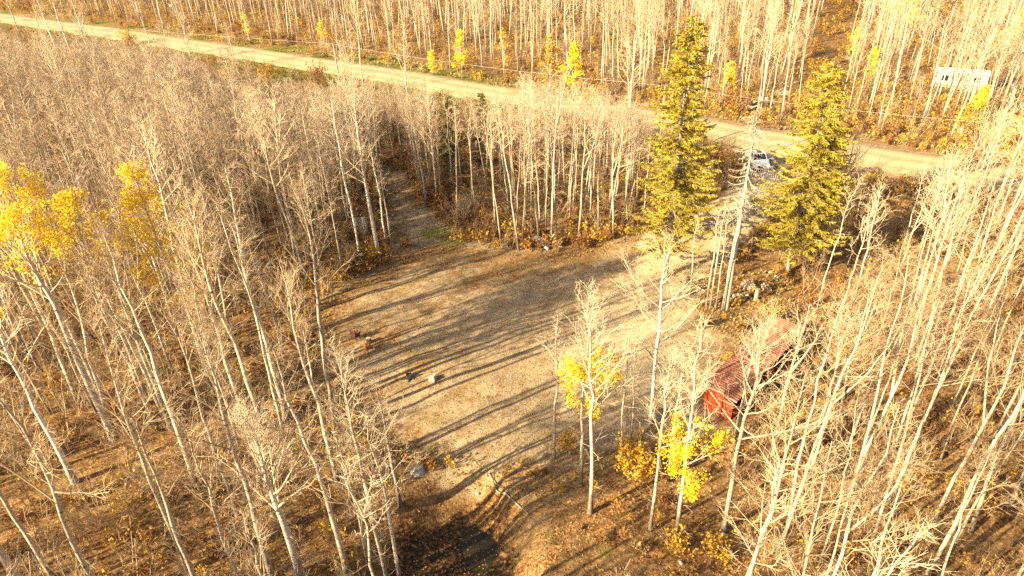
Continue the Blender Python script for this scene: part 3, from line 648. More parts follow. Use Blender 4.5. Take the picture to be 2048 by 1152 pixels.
# spruces
def conifer(name, base, top, rad, z0, label, seed, mat_='spruce_needles', dead=False, dens=1.0, bark='spruce_bark'):
    B = at(*base); h = height_of(B, *top); taken.append(B); T, Br, Lf = spruce(seed, h, rad, z0, dens, dead)
    plant_tree(name, B[0], B[1], [('trunk', T.mesh('trunk', bark, True)), ('branches', Br.mesh('branches', 'dead_twigs' if dead else 'spruce_bark')), ('foliage', Lf.mesh('foliage', mat_) if Lf.v else None)], label, 'tree', rz=0.4)
conifer('spruce_tree', (1330, 553), (1336, 28), 3.5, 3.8, 'tallest olive-green spruce with bare lower trunk beside the driveway', 401, dens=1.15)
conifer('spruce_tree', (1362, 470), (1376, 190), 3.0, 1.5, 'shorter spruce crowded behind the tallest one', 402)
conifer('spruce_tree', (1575, 542), (1660, 118), 3.9, 3.2, 'large olive-green spruce opposite the tallest one across the driveway', 403, dens=1.15)
conifer('spruce_tree', (1607, 547), (1640, 240), 2.9, 3.2, 'second spruce trunk rising beside the large olive-green spruce', 404)
conifer('spruce_tree', (1452, 618), (1505, 185), 2.0, 9.5, 'dead grey spruce with drooping bare branches near the firewood', 405, dead=True, bark='dead_bark')
conifer('spruce_tree', (905, 345), (905, 190), 1.7, .8, 'dark young spruce hidden among aspens before the road', 406, 'dark_needles')
conifer('spruce_tree', (968, 330), (972, 183), 1.2, .6, 'slender green young spruce catching sun among the aspens', 407, 'dark_needles')
conifer('spruce_tree', (1850, 60), (1862, 0), 1.8, 1.0, 'small far spruce in the woods beyond the trailer', 408, 'dark_needles', dens=.6)

# ------------------------------------------------------------------ the wood: individuals first, the rest as one mass
ax, ay = jitter_grid(-150, 150, -14, 124, 2.05)
bx_, by_ = jitter_grid(-260, 300, 124, 330, 3.2)
ax, ay = np.concatenate([ax, bx_]), np.concatenate([ay, by_])
ok = wood(ax, ay); keep = RG.random(ax.size)
thin = .5 + .5 * np.sin(ax * .13 + 1) * np.sin(ay * .11 + 2)                       # denser and thinner stands
far_side = ay > road_y(ax)
west = (ax < 4 + 0 * ay) & ~far_side; east = (ax >= 4) & (ay < 62) & ~far_side
clm = .5 + .5 * np.sin(ax * .31 + 2 * np.sin(ay * .17)) * np.sin(ay * .27 + 1.5 * np.sin(ax * .12))
share = np.where(far_side, np.where(ay < 124, .34, .66) * (.35 + .9 * clm), .62 * (.6 + .4 * thin))
share = np.where(west & (ay > 52), .72, share)
share = np.where(west & (ay <= 52), .66 - .34 * (1 - sstep(38, 54, ay)), share)
share = np.where(west & (ax < -.85 * ay - 2), .16, share)
share = np.where(west & (ay < 22), .15, share)
share = np.where((ax < -8) & (ay > 36) & (ay < 56) & (dist_poly(CLEAR, ax, ay) < 9), .24, share)
share = np.where(east, .40, share)
share = np.where((ax > 20) & (ay >= 62) & ~far_side, .28, share)
share = np.where((ax > -9) & (ax < 20) & (ay > 60) & ~far_side, .80, share)
ok &= keep < share
swamp = poly((-150, 90), (250, 110), (260, 190), (120, 260), (-200, 300))
ok &= ~(inside(swamp, ax, ay) & (RG.random(ax.size) < .8))
ok &= ~((dist_line(ROAD, ax, ay) < 15) & inside(poly((380, 60), (690, 120), (690, 260), (380, 220)), ax, ay) & (ay < road_y(ax)))
dark_gap = poly((1690, 340), (1800, 350), (1830, 460), (1720, 480))
ok &= ~inside(dark_gap, ax, ay)
tk = np.array(taken)
ok &= np.min(np.hypot(ax[:, None] - tk[None, :, 0], ay[:, None] - tk[None, :, 1]), 1) > .9
ax, ay = ax[ok], ay[ok]; far_side = ay > road_y(ax); west = (ax < -8) & ~far_side
kd = np.where(west, RG.integers(0, 6, ax.size), RG.integers(6, 12, ax.size)); kd = np.where(RG.random(ax.size) < np.where(far_side, .6, .25), RG.integers(0, 12, ax.size), kd)
nw = west & (ay < 50) & (RG.random(ax.size) < .7); kd = np.where(nw, RG.integers(12, 16, ax.size), kd)
sz = .72 + .44 * RG.random(ax.size) ** .8; sz = np.where(far_side, .5 + .66 * RG.random(ax.size) ** .6, sz); az_ = hgt(ax, ay) - .05
KH = np.array([k[3] for k in KIND])
# tree heights before the road capped by its image line, keeping it in view
RU, RV = proj(ROAD[:, 0], ROAD[:, 1], np.zeros(len(ROAD)))[:2]
pu8 = proj(ax, ay, az_ + 8)[0]
cap_px = np.interp(pu8, RU, RV) + np.interp(pu8, (0, 380, 420, 650, 700, 990, 1040, 1260, 1300, 1800, 1880, 1960), (12, 14, 44, 44, 14, 12, -42, -42, 22, 22, -30, -200)) + RG.uniform(-8, 36, ax.size)
lo, hi = np.zeros(ax.size), np.full(ax.size, 22.)
for _ in range(14):
    md_ = (lo + hi) / 2; vv_ = proj(ax, ay, az_ + md_)[1]; lo = np.where(vv_ > cap_px, md_, lo); hi = np.where(vv_ > cap_px, hi, md_)
capped = ~far_side & (RG.random(ax.size) > .04)
sz = np.where(capped, np.minimum(sz, lo / KH[kd]), sz)
ok = sz * KH[kd] > 4.5
# trees covering these image areas are removed to keep the camera's view open
def px_poly(*p): return np.array(p, float)
OPEN = [(px_poly((650, 640), (800, 530), (1290, 478), (1400, 600), (1420, 720), (1400, 860), (1440, 1000), (1440, 1152), (820, 1152), (835, 960), (810, 840), (690, 760)), 1.0),
        (px_poly((1405, 760), (1560, 640), (1640, 640), (1620, 700), (1470, 850), (1405, 850)), 1.0), (px_poly((1290, 490), (1420, 408), (1485, 330), (1490, 285), (1560, 285), (1570, 390), (1400, 610)), 1.0),
        (px_poly((1365, 510), (1620, 500), (1630, 640), (1400, 660)), .95), (px_poly((1858, 130), (1980, 138), (1980, 195), (1858, 190)), .0), (px_poly((700, 420), (790, 420), (800, 520), (700, 520)), .95),
        (px_poly((775, 520), (770, 360), (800, 345), (840, 400), (900, 490)), .95), (px_poly((880, 195), (1000, 195), (1000, 320), (880, 320)), .62), (px_poly((1690, 270), (1850, 300), (1850, 345), (1690, 330)), .8), (px_poly((1600, 180), (1700, 20), (1720, 20), (1680, 150)), .85)]
drop = RG.random(ax.size)
for P, pr in OPEN:
    hit = np.zeros(ax.size, bool)
    for f in (.02, .2, .4, .55, .7, .85, 1.0):
        pu, pv, _ = proj(ax, ay, az_ + KH[kd] * sz * f)
        for o_ in ((0,) if f < .5 else (-14, 0, 14)): hit |= inside(P, pu + o_, pv)
    ok &= ~(hit & (drop < pr))
ax, ay, kd, sz, az_ = ax[ok], ay[ok], kd[ok], sz[ok], az_[ok]
H_ = KH[kd] * sz
pu0, pv0, _ = proj(ax, ay, az_); pu1, pv1, dz1 = proj(ax, ay, az_ + H_)
vis = ((pv1 < 1140) & (pv0 > 10) & (np.minimum(pu0, pu1) < 2030) & (np.maximum(pu0, pu1) > 18) & (ay > 12))
size_px = np.where(vis, np.hypot(np.minimum(pv0, 1152) - np.maximum(pv1, 0), pu1 - pu0) / (1 + 0 * ay), 0)
N_IND = 285
order = np.argsort(-size_px)[:N_IND]; single = np.zeros(ax.size, bool); single[order] = True
def where(x, y):
    if y > road_y(x): return 'in the woods across the gravel road', 'aspens across the road'
    if x > 16 and y < 62: return 'in the thicket behind the red shed', 'aspens behind the shed'
    if x > 20: return 'in the brush between firewood heap and gravel road', 'aspens near the road bend'
    if y > 62 and x > -8: return 'in the stand between clearing and gravel road', 'aspens between clearing and road'
    if y > 62: return 'in the wood beyond the grassy trail', 'aspens beyond the trail'
    if x < -10 and dist_line(TRACK, [x], [y])[0] < 5: return 'beside the leaf-strewn track', 'aspens along the track'
    if x < -10: return 'in the dense wood beside the clearing', 'aspens beside the clearing'
    if x < 4: return 'on the slope around the pond', 'aspens around the pond'
    return 'among brown leaves on the front bank', 'aspens on the front bank'
MARKS = [('near the hanging grey sheet', (-16, 67)), ('near the wooden garden chairs', (-13, 46)), ('near the group of boulders', (3, 63)), ('near the mouth of the grassy trail', (-10, 66)), ('near the dark young spruces', (-6, 85)),
         ('close to the tallest spruce', (15, 56)), ('near the picket gate', (31, 78)), ('beyond the firewood heap', (24, 54)), ('by the far end of the red shed', (24, 46)), ('beside the open side of the red shed', (20, 37)),
         ('near the red front wall of the shed', (14.5, 34)), ('near the pond water', (-3, 26)), ('near the big yellow poplar', (-28, 36)), ('near the tall yellow-topped poplar', (-23, 40)), ('near the charred stump', (-8.3, 42)), ('near the low broad poplar', (-12.8, 24.6))]
def where2(x, y):
    ph, gp = where(x, y); d_ = [math.hypot(x - m_[0], y - m_[1]) for _, m_ in MARKS]; k_ = int(np.argmin(d_))
    return (MARKS[k_][0], 'aspens ' + MARKS[k_][0]) if d_[k_] < 9 else (ph, gp)
for i in order:
    d = math.hypot(ax[i], ay[i]); rel = where2(ax[i], ay[i])
    K = NEAR[kd[i]] if d < 52 else KIND[kd[i]]
    plant_tree('aspen_tree', ax[i], ay[i], [('trunk', K[0]), ('crown', K[1])], 'bare %s aspen %s' % (K[4], rel[0]), 'tree', rel[1] + ', ' + K[4] + ' ones', s=float(sz[i]),
               tilt=(RG.normal() * .04, RG.normal() * .04), z=float(az_[i]))
r_ = ~single
rot = np.column_stack([RG.normal(size=(r_.sum(), 2)) * .045, RG.uniform(0, 6.28, r_.sum())])
scatter('distant_aspen_wood', np.column_stack([ax, ay, az_])[r_], rot, sz[r_], kd[r_], [k[2] for k in KIND], 'mass of bare grey-brown aspens receding through the woods', 'woods')

# understorey saplings and brush
sap = []
for i in range(5):
    B, Lf = shrub(500 + i, h=4.2 - .4 * i, stems=5, spread=.30, side_n=9, r=.013, leaves=30 if i == 2 else 0, leaf=.07)
    sap.append(merged('sapling', (B, 'brush_twigs' if i % 2 else 'near_twigs'), (Lf, 'gold_leaves')))
ux, uy = jitter_grid(-120, 130, 5, 124, 1.7); ok = wood(ux, uy, 6.5) & (RG.random(ux.size) < np.where((ux < 0) & (uy < 55), np.where(dist_poly(CLEAR, ux, uy) < 9, .25, .95), .6)); ux, uy = ux[ok], uy[ok]
vx, vy = jitter_grid(-240, 260, 124, 300, 2.6); ok = wood(vx, vy, 7.5) & (RG.random(vx.size) < .6); ux, uy = np.concatenate([ux, vx[ok]]), np.concatenate([uy, vy[ok]])
n = ux.size
scatter('sapling_thicket', np.column_stack([ux, uy, hgt(ux, uy)]), np.column_stack([RG.normal(size=(n, 2)) * .08, RG.uniform(0, 6.28, n)]), RG.uniform(.55, 1.25, n), np.where((ux > 4) & (uy < 60), RG.choice((1, 3, 1, 2), n), RG.integers(0, 5, n)), sap,
        'tangle of thin bare saplings between the aspen trunks', 'brush')
low = []
for i in range(6):
    B, Lf = shrub(520 + i, h=.95, stems=9, spread=.75, side_n=3, r=.007, leaves=(110, 150, 60, 170, 20, 130)[i], leaf=.05)
    low.append(merged('forb', (B, 'brush_twigs'), (Lf, ('rust_leaves', 'rust_leaves', 'gold_leaves', 'litter_leaves', 'rust_leaves', 'rust_leaves')[i])))
ux, uy = jitter_grid(-70, 75, 10, 112, .95); ok = wood(ux, uy, 5.6, low=True)
ok &= np.hypot((ux - POND_C[0]) / POND_R[0], (uy - POND_C[1]) / POND_R[1]) > 1.0
dens = .45 + .5 * (np.minimum(dist_poly(CLEAR, ux, uy), dist_poly(TRAIL, ux, uy)) < 4)
dens = np.where(inside(FRONT, ux, uy), .30, dens); dens = np.where(inside(FIRE, ux, uy), .33, dens)
ok &= RG.random(ux.size) < dens; ux, uy = ux[ok], uy[ok]
vx, vy = jitter_grid(-200, 240, 80, 260, 2.1); ok = wood(vx, vy, 5.6, low=True) & ((np.abs(vx) > 68) | (vy > 112)) & (RG.random(vx.size) < .55); ux, uy = np.concatenate([ux, vx[ok]]), np.concatenate([uy, vy[ok]])
n = ux.size
scatter('rusty_undergrowth', np.column_stack([ux, uy, hgt(ux, uy)]), np.column_stack([RG.normal(size=(n, 2)) * .1, RG.uniform(0, 6.28, n)]), RG.uniform(.45, 1.5, n) * np.where(uy > road_y(ux), 1.7, 1) * np.where((uy > 55) & (np.minimum(dist_poly(CLEAR, ux, uy), dist_poly(TRAIL, ux, uy)) < 5), 1.35, 1), np.where((uy > road_y(ux)) & (RG.random(n) < .55) | (np.sin(ux * .5 + 2 * np.sin(uy * .3)) * np.cos(uy * .45) > .45), 2, RG.integers(0, 6, n)), low,
        'rust-brown leafy undergrowth covering the woodland floor', 'undergrowth')
# grass
def tuft(seed, nb, h, mt):
    rg = np.random.default_rng(seed); g = MB(); a = rg.uniform(0, 6.28, nb); r = rg.uniform(0, .22, nb); l = rg.uniform(.5, 1, nb) * h; ln = rg.uniform(.15, .6, nb) * h
    for i in range(nb):
        b = np.array((math.cos(a[i]) * r[i], math.sin(a[i]) * r[i], -.03)); o = np.array((math.cos(a[i] + .4), math.sin(a[i] + .4), 0)); s_ = np.array((-o[1], o[0], 0)) * .014
        g.add([b - s_, b + s_, b + o * ln[i] * .4 + (0, 0, l[i] * .7) + s_ * .7, b + o * ln[i] + (0, 0, l[i])], [(0, 1, 2), (0, 2, 3)])
    return g.mesh('tuft', mt)
tf = [tuft(1, 26, .55, 'dry_grass'), tuft(2, 30, .40, 'dry_grass'), tuft(3, 26, .35, 'green_grass'), tuft(4, 34, .16, 'dry_grass')]
ux, uy = jitter_grid(-130, 90, 60, 190, 1.0); rdd = dist_line(ROAD, ux, uy); ok = in_view_wedge(ux, uy, 5) & (rdd > 5.0) & (rdd < 9.5 + 2 * np.sin(ux * .2)) & (RG.random(ux.size) < .8) & (dist_poly(DRIVE, ux, uy) > .5)
ux, uy = ux[ok], uy[ok]; pick = np.where(RG.random(ux.size) < np.where(ux < -10, .5, .12), 2, RG.integers(0, 2, ux.size)); sc1 = RG.uniform(.9, 1.8, ux.size)
vx, vy = jitter_grid(-30, 40, 22, 85, .55)
dd = np.minimum(np.minimum(dist_poly(CLEAR, vx, vy), dist_poly(DRIVE, vx, vy)), dist_poly(TRAIL, vx, vy))
ok = (dd < 1.5) & (dist_poly(SHED, vx, vy) > .2) & (RG.random(vx.size) < np.where(dd > -1.5, .7, .28))
vx, vy = vx[ok], vy[ok]; p2 = np.where((dist_poly(CLEAR, vx, vy) > -1.2) & (RG.random(vx.size) < .5), 1, 3); s2 = RG.uniform(.5, 1.0, vx.size)
kx, ky = jitter_grid(14, 34, 32, 56, .5); ok = (inside(LANE, kx, ky) | inside(FIRE, kx, ky)) & (dist_poly(SHED, kx, ky) > .25) & (RG.random(kx.size) < .6); kx, ky = kx[ok], ky[ok]
ux, uy = np.concatenate([ux, vx, kx]), np.concatenate([uy, vy, ky]); pick = np.concatenate([pick, p2, RG.integers(0, 2, kx.size)]); s_ = np.concatenate([sc1, s2, RG.uniform(.4, .9, kx.size)]); n = ux.size
scatter('dry_grass', np.column_stack([ux, uy, hgt(ux, uy)]), np.column_stack([np.zeros((n, 2)), RG.uniform(0, 6.28, n)]), s_, pick, tf, 'dry straw-coloured grass of the clearing and the road verges', 'grass')
# fallen leaves, each a small curled blade, joined
n = 70000; lx = RG.uniform(-34, 38, n); ly = 22 + 62 * RG.random(n) ** 1.5
inw = ~inside(CLEAR, lx, ly) & ~inside(DRIVE, lx, ly); okl = in_view_wedge(lx, ly, 2) & (inw | (RG.random(n) < .55)) & (dist_poly(SHED, lx, ly) > .1); lx, ly = lx[okl], ly[okl]; n = lx.size
lz = hgt(lx, ly) + RG.uniform(.01, .05, n); wet = (np.hypot((lx - WATER_C[0]) / 1.3, (ly - WATER_C[1]) / 2.2) < 1) & (RG.random(n) < .25)
lx, ly, lz = lx[~wet], ly[~wet], np.maximum(lz[~wet], -2.11); n = lx.size
u = np.column_stack([RG.normal(size=(n, 2)), RG.normal(size=n) * .35]); u /= np.linalg.norm(u, axis=1)[:, None]
v = np.cross(u, np.column_stack([RG.normal(size=(n, 2)) * .35, np.ones(n)])); v /= np.linalg.norm(v, axis=1)[:, None]; s_ = RG.uniform(.025, .055, (n, 1))
mb = MB(); mb.quads(np.column_stack([lx, ly, lz]), u * s_, v * s_ * .85)
tag(mb.build('leaf_litter', 'litter_leaves'), 'fallen brown and orange leaves strewn over grass and woodland floor', 'leaves', kind='stuff')

# ------------------------------------------------------------------ single shrubs
def bush(px, h, label, leaves=0, mt='rust_leaves', stems=22, spread=.7, seed=0, tw='brush_twigs', leaf=.065, group=None):
    B = at(*px); Br, Lf = shrub(seed, h, stems, leaves, spread, leaf, 7)
    e = empty('shrub', on(B[0], B[1]), 0, label, 'shrub', group); Br.build('stems', tw, e)
    if leaves: Lf.build('foliage', mt, e)
bush((928, 440), 3.2, 'big pinkish bare bush at the corner of the trail', stems=40, seed=601, tw='aspen_twigs')
bush((850, 395), 2.6, 'brown bare bush further up the grassy trail', 120, stems=30, seed=602)
bush((985, 455), 1.9, 'orange-leaved bush behind the lone grey rock', 500, seed=603)
bush((1040, 465), 1.7, 'rusty bush above the boulder group', 450, seed=604)
bush((1215, 480), 1.5, 'small rusty bush under the aspen stand', 260, seed=605)
bush((700, 545), 1.6, 'rusty bush at the foot of the wood beside the hanging sheet', 420, seed=606)
bush((815, 500), 1.3, 'low orange bush beside the thick scarred birch', 300, seed=607)
bush((1270, 955), 2.6, 'gold-leaved shrub at the foot of the front aspens', 1500, 'gold_leaves', 18, .5, 608, leaf=.075)
bush((1128, 905), 2.2, 'thin golden shrub beside the yellow-leaved aspen', 420, 'gold_leaves', 10, .4, 609)
bush((1545, 640), 1.6, 'olive gold bush at the end of the red shed', 500, 'gold_leaves', seed=610)
bush((1430, 340), 3.0, 'orange and brown bush beside the gate post', 700, 'rust_leaves', 26, seed=611, leaf=.09)
bush((1740, 390), 2.6, 'orange bush in the dark hollow by the road bend', 800, 'gold_leaves', 24, seed=612, leaf=.09)
bush((1790, 400), 2.8, 'brown bush in the dark hollow by the road bend', 600, 'rust_leaves', 24, seed=613, leaf=.09)
bush((260, 90), 4.0, 'golden bush on the near verge of the road bend', 700, 'gold_leaves', 24, seed=614, leaf=.12)
bush((160, 150), 4.5, 'orange leafy bush in the wet ground below the road', 1100, 'gold_leaves', 30, seed=615, leaf=.12)
for i, (p, lab) in enumerate((((40, 200), 'orange-brown bush in the wet hollow'), ((90, 150), 'dull gold bush at the foot of the tall road-bend aspens'), ((20, 140), 'gold bush on the near verge of the road'), ((220, 200), 'broad rusty bush on the edge of the wet hollow'),
        ((1060, 205), 'bare orange-brown bush on the far verge opposite the aspen stand'), ((1180, 215), 'golden brush clump on the far verge near the bright yellow aspen'), ((1600, 225), 'golden brush clump by the far verge near the pedestal'), ((1470, 225), 'rusty brush clump by the far verge at the driveway mouth'),
        ((1990, 300), 'gold bush below the overhead wire'), ((2030, 330), 'large gold bush by the near verge past the road bend'), ((1940, 345), 'brown and gold bush on the near verge'), ((540, 170), 'gold-brown bush on the grass verge'), ((470, 160), 'orange-brown bush at the wood edge below the grass verge'))):
    bush(p, 3.0 + .5 * (i % 3), lab, 600, ('gold_leaves', 'rust_leaves', 'gold_leaves')[i % 3], 26, .8, 640 + i, leaf=.11)
bush((640, 175), 4.0, 'orange bush at the edge of the wood below the road', 700, 'rust_leaves', 30, seed=616, leaf=.11)
bush((1410, 655), 1.2, 'rusty scrub clump at the foot of the aspen poles', 350, seed=617)
bush((1480, 660), 1.1, 'rusty scrub clump between firewood and shed', 300, seed=618)
bush((1350, 1105), 1.5, 'yellow-brown scrub clump on the front bank', 420, 'gold_leaves', seed=619)
bush((1430, 1110), 1.6, 'gold scrub clump below the wide-crowned front aspen', 480, 'gold_leaves', seed=620)

# ------------------------------------------------------------------ red shed
d = np.array((7.6, 7.9)); d /= np.linalg.norm(d); sang = math.atan2(d[1], d[0])
S = empty('red_shed', (15.15, 35.75, h1(15, 36)), sang, 'long low red shed with rusty ribbed metal roof behind bare aspens', 'shed')
# local: x along the shed, y to its left; front face at x = 0
SL, SW, ZL, ZR = 10.8, 2.15, 2.15, 2.05
mb = MB(); mb.box((.06, SW / 2, .12), (.12, SW, .24)); mb.box((.10, SW / 2, 1.95), (.10, SW, .12)); fr = mb.build('front_wall', 'dark_wood', S)
bw = SW / 11
board = MB().box((0, 0, 0), (.035, bw - .012, 2.0)).mesh('board', 'red_boards')
for i in range(11):
    o = link(bpy.data.objects.new('board', board), fr); o.location = (-.02 + .008 * (i % 2), bw * (i + .5), 1.03)
mb = MB()
for x in np.linspace(.15, SL - .15, 6): mb.box((x, .05, .98), (.12, .12, 1.96))
mb.box((SL / 2, .05, 1.93), (SL - .3, .10, .14)); op = mb.build('open_side_posts', 'dark_wood', S)
sb = MB().box((0, 0, 0), (.20, .03, 1.0)).mesh('board', 'red_boards')
for i in range(48):
    x = .25 + i * .215
    if 3.2 < x < 5.0 or 6.8 < x < 8.4: continue
    o = link(bpy.data.objects.new('board', sb), op); o.location = (x, -.03 + .006 * (i % 2), .55); o.scale = (1, 1, .92 + .16 * ((i * 7) % 5) / 5)
mb = MB(); mb.box((SL / 2, SW - .05, 1.0), (SL - .02, .06, 2.0)); mb.box((SL - .04, SW / 2, 1.0), (.06, SW - .14, 2.0)); mb.build('back_wall', 'red_boards', S)
roof = MB().box((SL / 2, .25, ZR + .0), (SL + .2, .08, .08)).box((SL / 2, SW - .25, ZL - .02), (SL + .2, .08, .08)).build('roof', 'dark_wood', S)
pn = 12; pw = (SL + .5) / pn; k = 13; mb = MB(); vv = []
for y, z in ((-.28, ZR + .05), (SW / 2, ZR + .26), (SW + .25, ZL + .06)):
    for j in range(k):
        x = j / (k - 1) * (pw + .05); vv.append((x, y, z + .06 * (1 if j % 3 == 1 else 0)))
fq = [(r_ * k + j, r_ * k + j + 1, (r_ + 1) * k + j + 1, (r_ + 1) * k + j) for r_ in range(2) for j in range(k - 1)]
mb.add(vv, fq); panel = mb.mesh('roof_panel', 'red_roof')
for i in range(pn):
    o = link(bpy.data.objects.new('roof_panel', panel), roof); o.location = (-.25 + i * pw, 0, .004 * (i % 2)); o.rotation_euler = (0, .003 * ((i * 5) % 3 - 1), 0)
MB().tube([(-.25, -.27, ZR + .02), (-.25, SW / 2, ZR + .23), (-.25, SW + .24, ZL + .03)], .045, 4).build('fascia', 'rust_trim', S)
MB().box((-.045, .8, 1.0), (.02, .05, .16)).build('door_latch', 'chrome', S)
# ------------------------------------------------------------------ firewood heap, post
rg = random.Random(5)
def log_mesh(L, r, split):
    mb = MB(); n = 9
    prof = [(r * math.cos(a), r * math.sin(a)) for a in ([i * math.pi / (n - 1) for i in range(n)] if split else [i * 2 * math.pi / n for i in range(n)])]
    v = [(x, y * (1 + .08 * math.sin(3 * i)), s * L / 2) for s in (-1, 1) for i, (x, y) in enumerate(prof)]
    mb.add(v, [(i, (i + 1) % n, (i + 1) % n + n, i + n) for i in range(n)]); mb.mi = 1; mb.add(v, [tuple(range(n))[::-1], tuple(range(n, 2 * n))])
    return mb.mesh('firewood_log', ['log_bark', 'cut_wood'])
LM = [log_mesh(.42, .13, False), log_mesh(.45, .16, True), log_mesh(.40, .11, False), log_mesh(.44, .14, True)]
def put_log(x, y, z, yaw, m_, label, group, tilt=0):
    o = link(bpy.data.objects.new('firewood_log', LM[m_])); o.location = (x, y, z); o.rotation_euler = (math.pi / 2 + tilt, 0, yaw); return tag(o, label, 'log', group)
P0, P1, P2 = at(1497, 578), at(1532, 580), at(1482, 597)
for c_, nx_, nyy, lay, lab in ((P0, 5, 2, 3, 'split log in the tallest firewood stack by the upright post'), (P1, 3, 2, 2, 'split log in the short firewood stack right behind the post'), (P2, 6, 2, 1, 'loose firewood log lying before the stacks')):
    for l in range(lay):
        for i in range(nx_ - l):
            for j in range(nyy):
                x = c_[0] + (i - (nx_ - l - 1) / 2) * .27 + rg.uniform(-.03, .03); y = c_[1] + (j - .5) * .47 + rg.uniform(-.03, .03)
                put_log(x, y, h1(c_[0], c_[1]) + .11 + l * .215 + rg.uniform(-.01, .01), rg.uniform(-.25, .25) + (0 if lay > 1 else rg.uniform(-1, 1)), rg.randrange(4), lab, lab[9:] if lay > 1 else 'loose firewood logs')
B = at(1511, 602); mb = MB(); z0 = h1(*B) - .2
mb.tube([(B[0], B[1], z0), (B[0] + .02, B[1], z0 + .8), (B[0], B[1], z0 + 1.35)], (.21, .19, .185), 12, True); tag(mb.build('upright_post', 'grey_wood'), 'upright grey log post standing in front of the firewood stacks', 'post')
B = at(1375, 572); mb = MB(); z0 = h1(*B) - .2
mb.tube([(B[0], B[1], z0), (B[0], B[1], z0 + 1.1)], (.16, .15), 10, True); tag(mb.build('tree_stump', 'charred'), 'dark short stump left of the aspen poles', 'stump')
def lying(name, a, b, r, label, mt='grey_wood', za=0, zb=0, cat='log', twigs=0, seed=0):
    A, Bq = at(*a, z=h1(*at(*a))), at(*b, z=h1(*at(*b))); rg_ = np.random.default_rng(seed); k = 7; pts = []
    for i in range(k):
        f = i / (k - 1); x, y = A * (1 - f) + Bq * f; pts.append((x + rg_.normal() * .03, y + rg_.normal() * .03, h1(x, y) + r * .8 + za * (1 - f) + zb * f))
    mb = MB().tube(pts, np.linspace(r, r * .6, k), 7, True)
    for i in range(twigs):
        f = rg_.integers(2, 6); p2, _ = bent(pts[f], (rg_.normal(), rg_.normal(), .5), rg_.uniform(.4, 1.2), 3, rg_, 0, .2); mb.tube(p2, (r * .4, r * .3, r * .2, r * .1), 4)
    return tag(mb.build(name, mt, smooth=True), label, cat)
lying('fallen_log', (1386, 572), (1412, 584), .12, 'pale log lying beside the dark stump', 'pole_wood')
lying('fallen_branch', (988, 990), (1058, 1030), .06, 'pale fallen branch lying across the pond bank', 'pole_wood', twigs=3, seed=2)
lying('fallen_branch', (975, 950), (1015, 985), .045, 'dark curved branch lying above the pale one on the pond bank', 'grey_wood', twigs=2, seed=3)
lying('fallen_branch', (1290, 700), (1330, 745), .05, 'broken bare limb lying on the worn grass', 'pole_wood', twigs=3, seed=4)
for px, hh, lab in (((975, 960), 1.4, 'tall thin stake stuck in the pond bank'), ((1037, 1010), .85, 'short stake at the end of the pale fallen branch')):
    B = at(*px, z=-.6); z0 = h1(*B) - .2; tag(MB().tube([(B[0], B[1], z0), (B[0] + .04, B[1], z0 + hh)], (.035, .03), 6, True).build('wooden_stake', 'dark_wood'), lab, 'stake')
# ------------------------------------------------------------------ rocks
def rock(px, s, label, seed, group=None, mt='stone', flat=.6):
    import bmesh
    bm = bmesh.new(); bmesh.ops.create_icosphere(bm, subdivisions=2, radius=1); rg_ = random.Random(seed)
    ph = [rg_.uniform(0, 6) for _ in range(6)]
    for v in bm.verts:
        c_ = v.co; k_ = 1 + .22 * math.sin(2.1 * c_.x + ph[0]) * math.cos(1.7 * c_.y + ph[1]) + .14 * math.sin(4 * c_.z + ph[2] + 3 * c_.x) + rg_.uniform(-.05, .05)
        v.co = c_ * k_; v.co.z *= flat; v.co.x *= 1 + .25 * math.sin(ph[3])
    me = bpy.data.meshes.new('rock'); bm.to_mesh(me); bm.free(); me.materials.append(MAT[mt])
    B = at(*px); o = link(bpy.data.objects.new('rock', me)); o.location = on(B[0], B[1], s * flat * .45); o.scale = (s, s, s); o.rotation_euler = (0, 0, rg_.uniform(0, 6))
    return tag(o, label, 'rock', group)
rock((1075, 484), .62, 'large pale rounded boulder at the edge of the clearing', 1); rock((1090, 489), .5, 'grey boulder touching the large pale one', 2)
rock((1060, 480), .26, 'small grey stone behind the large boulder', 3); rock((1101, 486), .38, 'grey rock behind the boulder pair', 4)
rock((1093, 498), .32, 'squarish pale rock in front of the boulders', 5); rock((1008, 493), .33, 'lone grey rock half hidden under the orange bush', 6)
rock((1565, 190), 1.3, 'big pale boulder heap across the gravel road', 7, flat=.45); rock((1362, 1128), .16, 'small white stone among leaves on the front bank', 8)
rock((950, 925), .10, 'little white stone on the crest above the pond', 9); rock((953, 965), .13, 'white stone halfway down the pond bank', 10)
rock((1540, 545), .22, 'pale stone in the leafy ground above the firewood', 11); rock((1553, 553), .18, 'small pale stone near the spruce roots', 12)
rock((945, 1010), .10, 'white stone at the pond edge', 13); rock((1592, 165), .35, 'white stone at the foot of the woods across the road', 14)
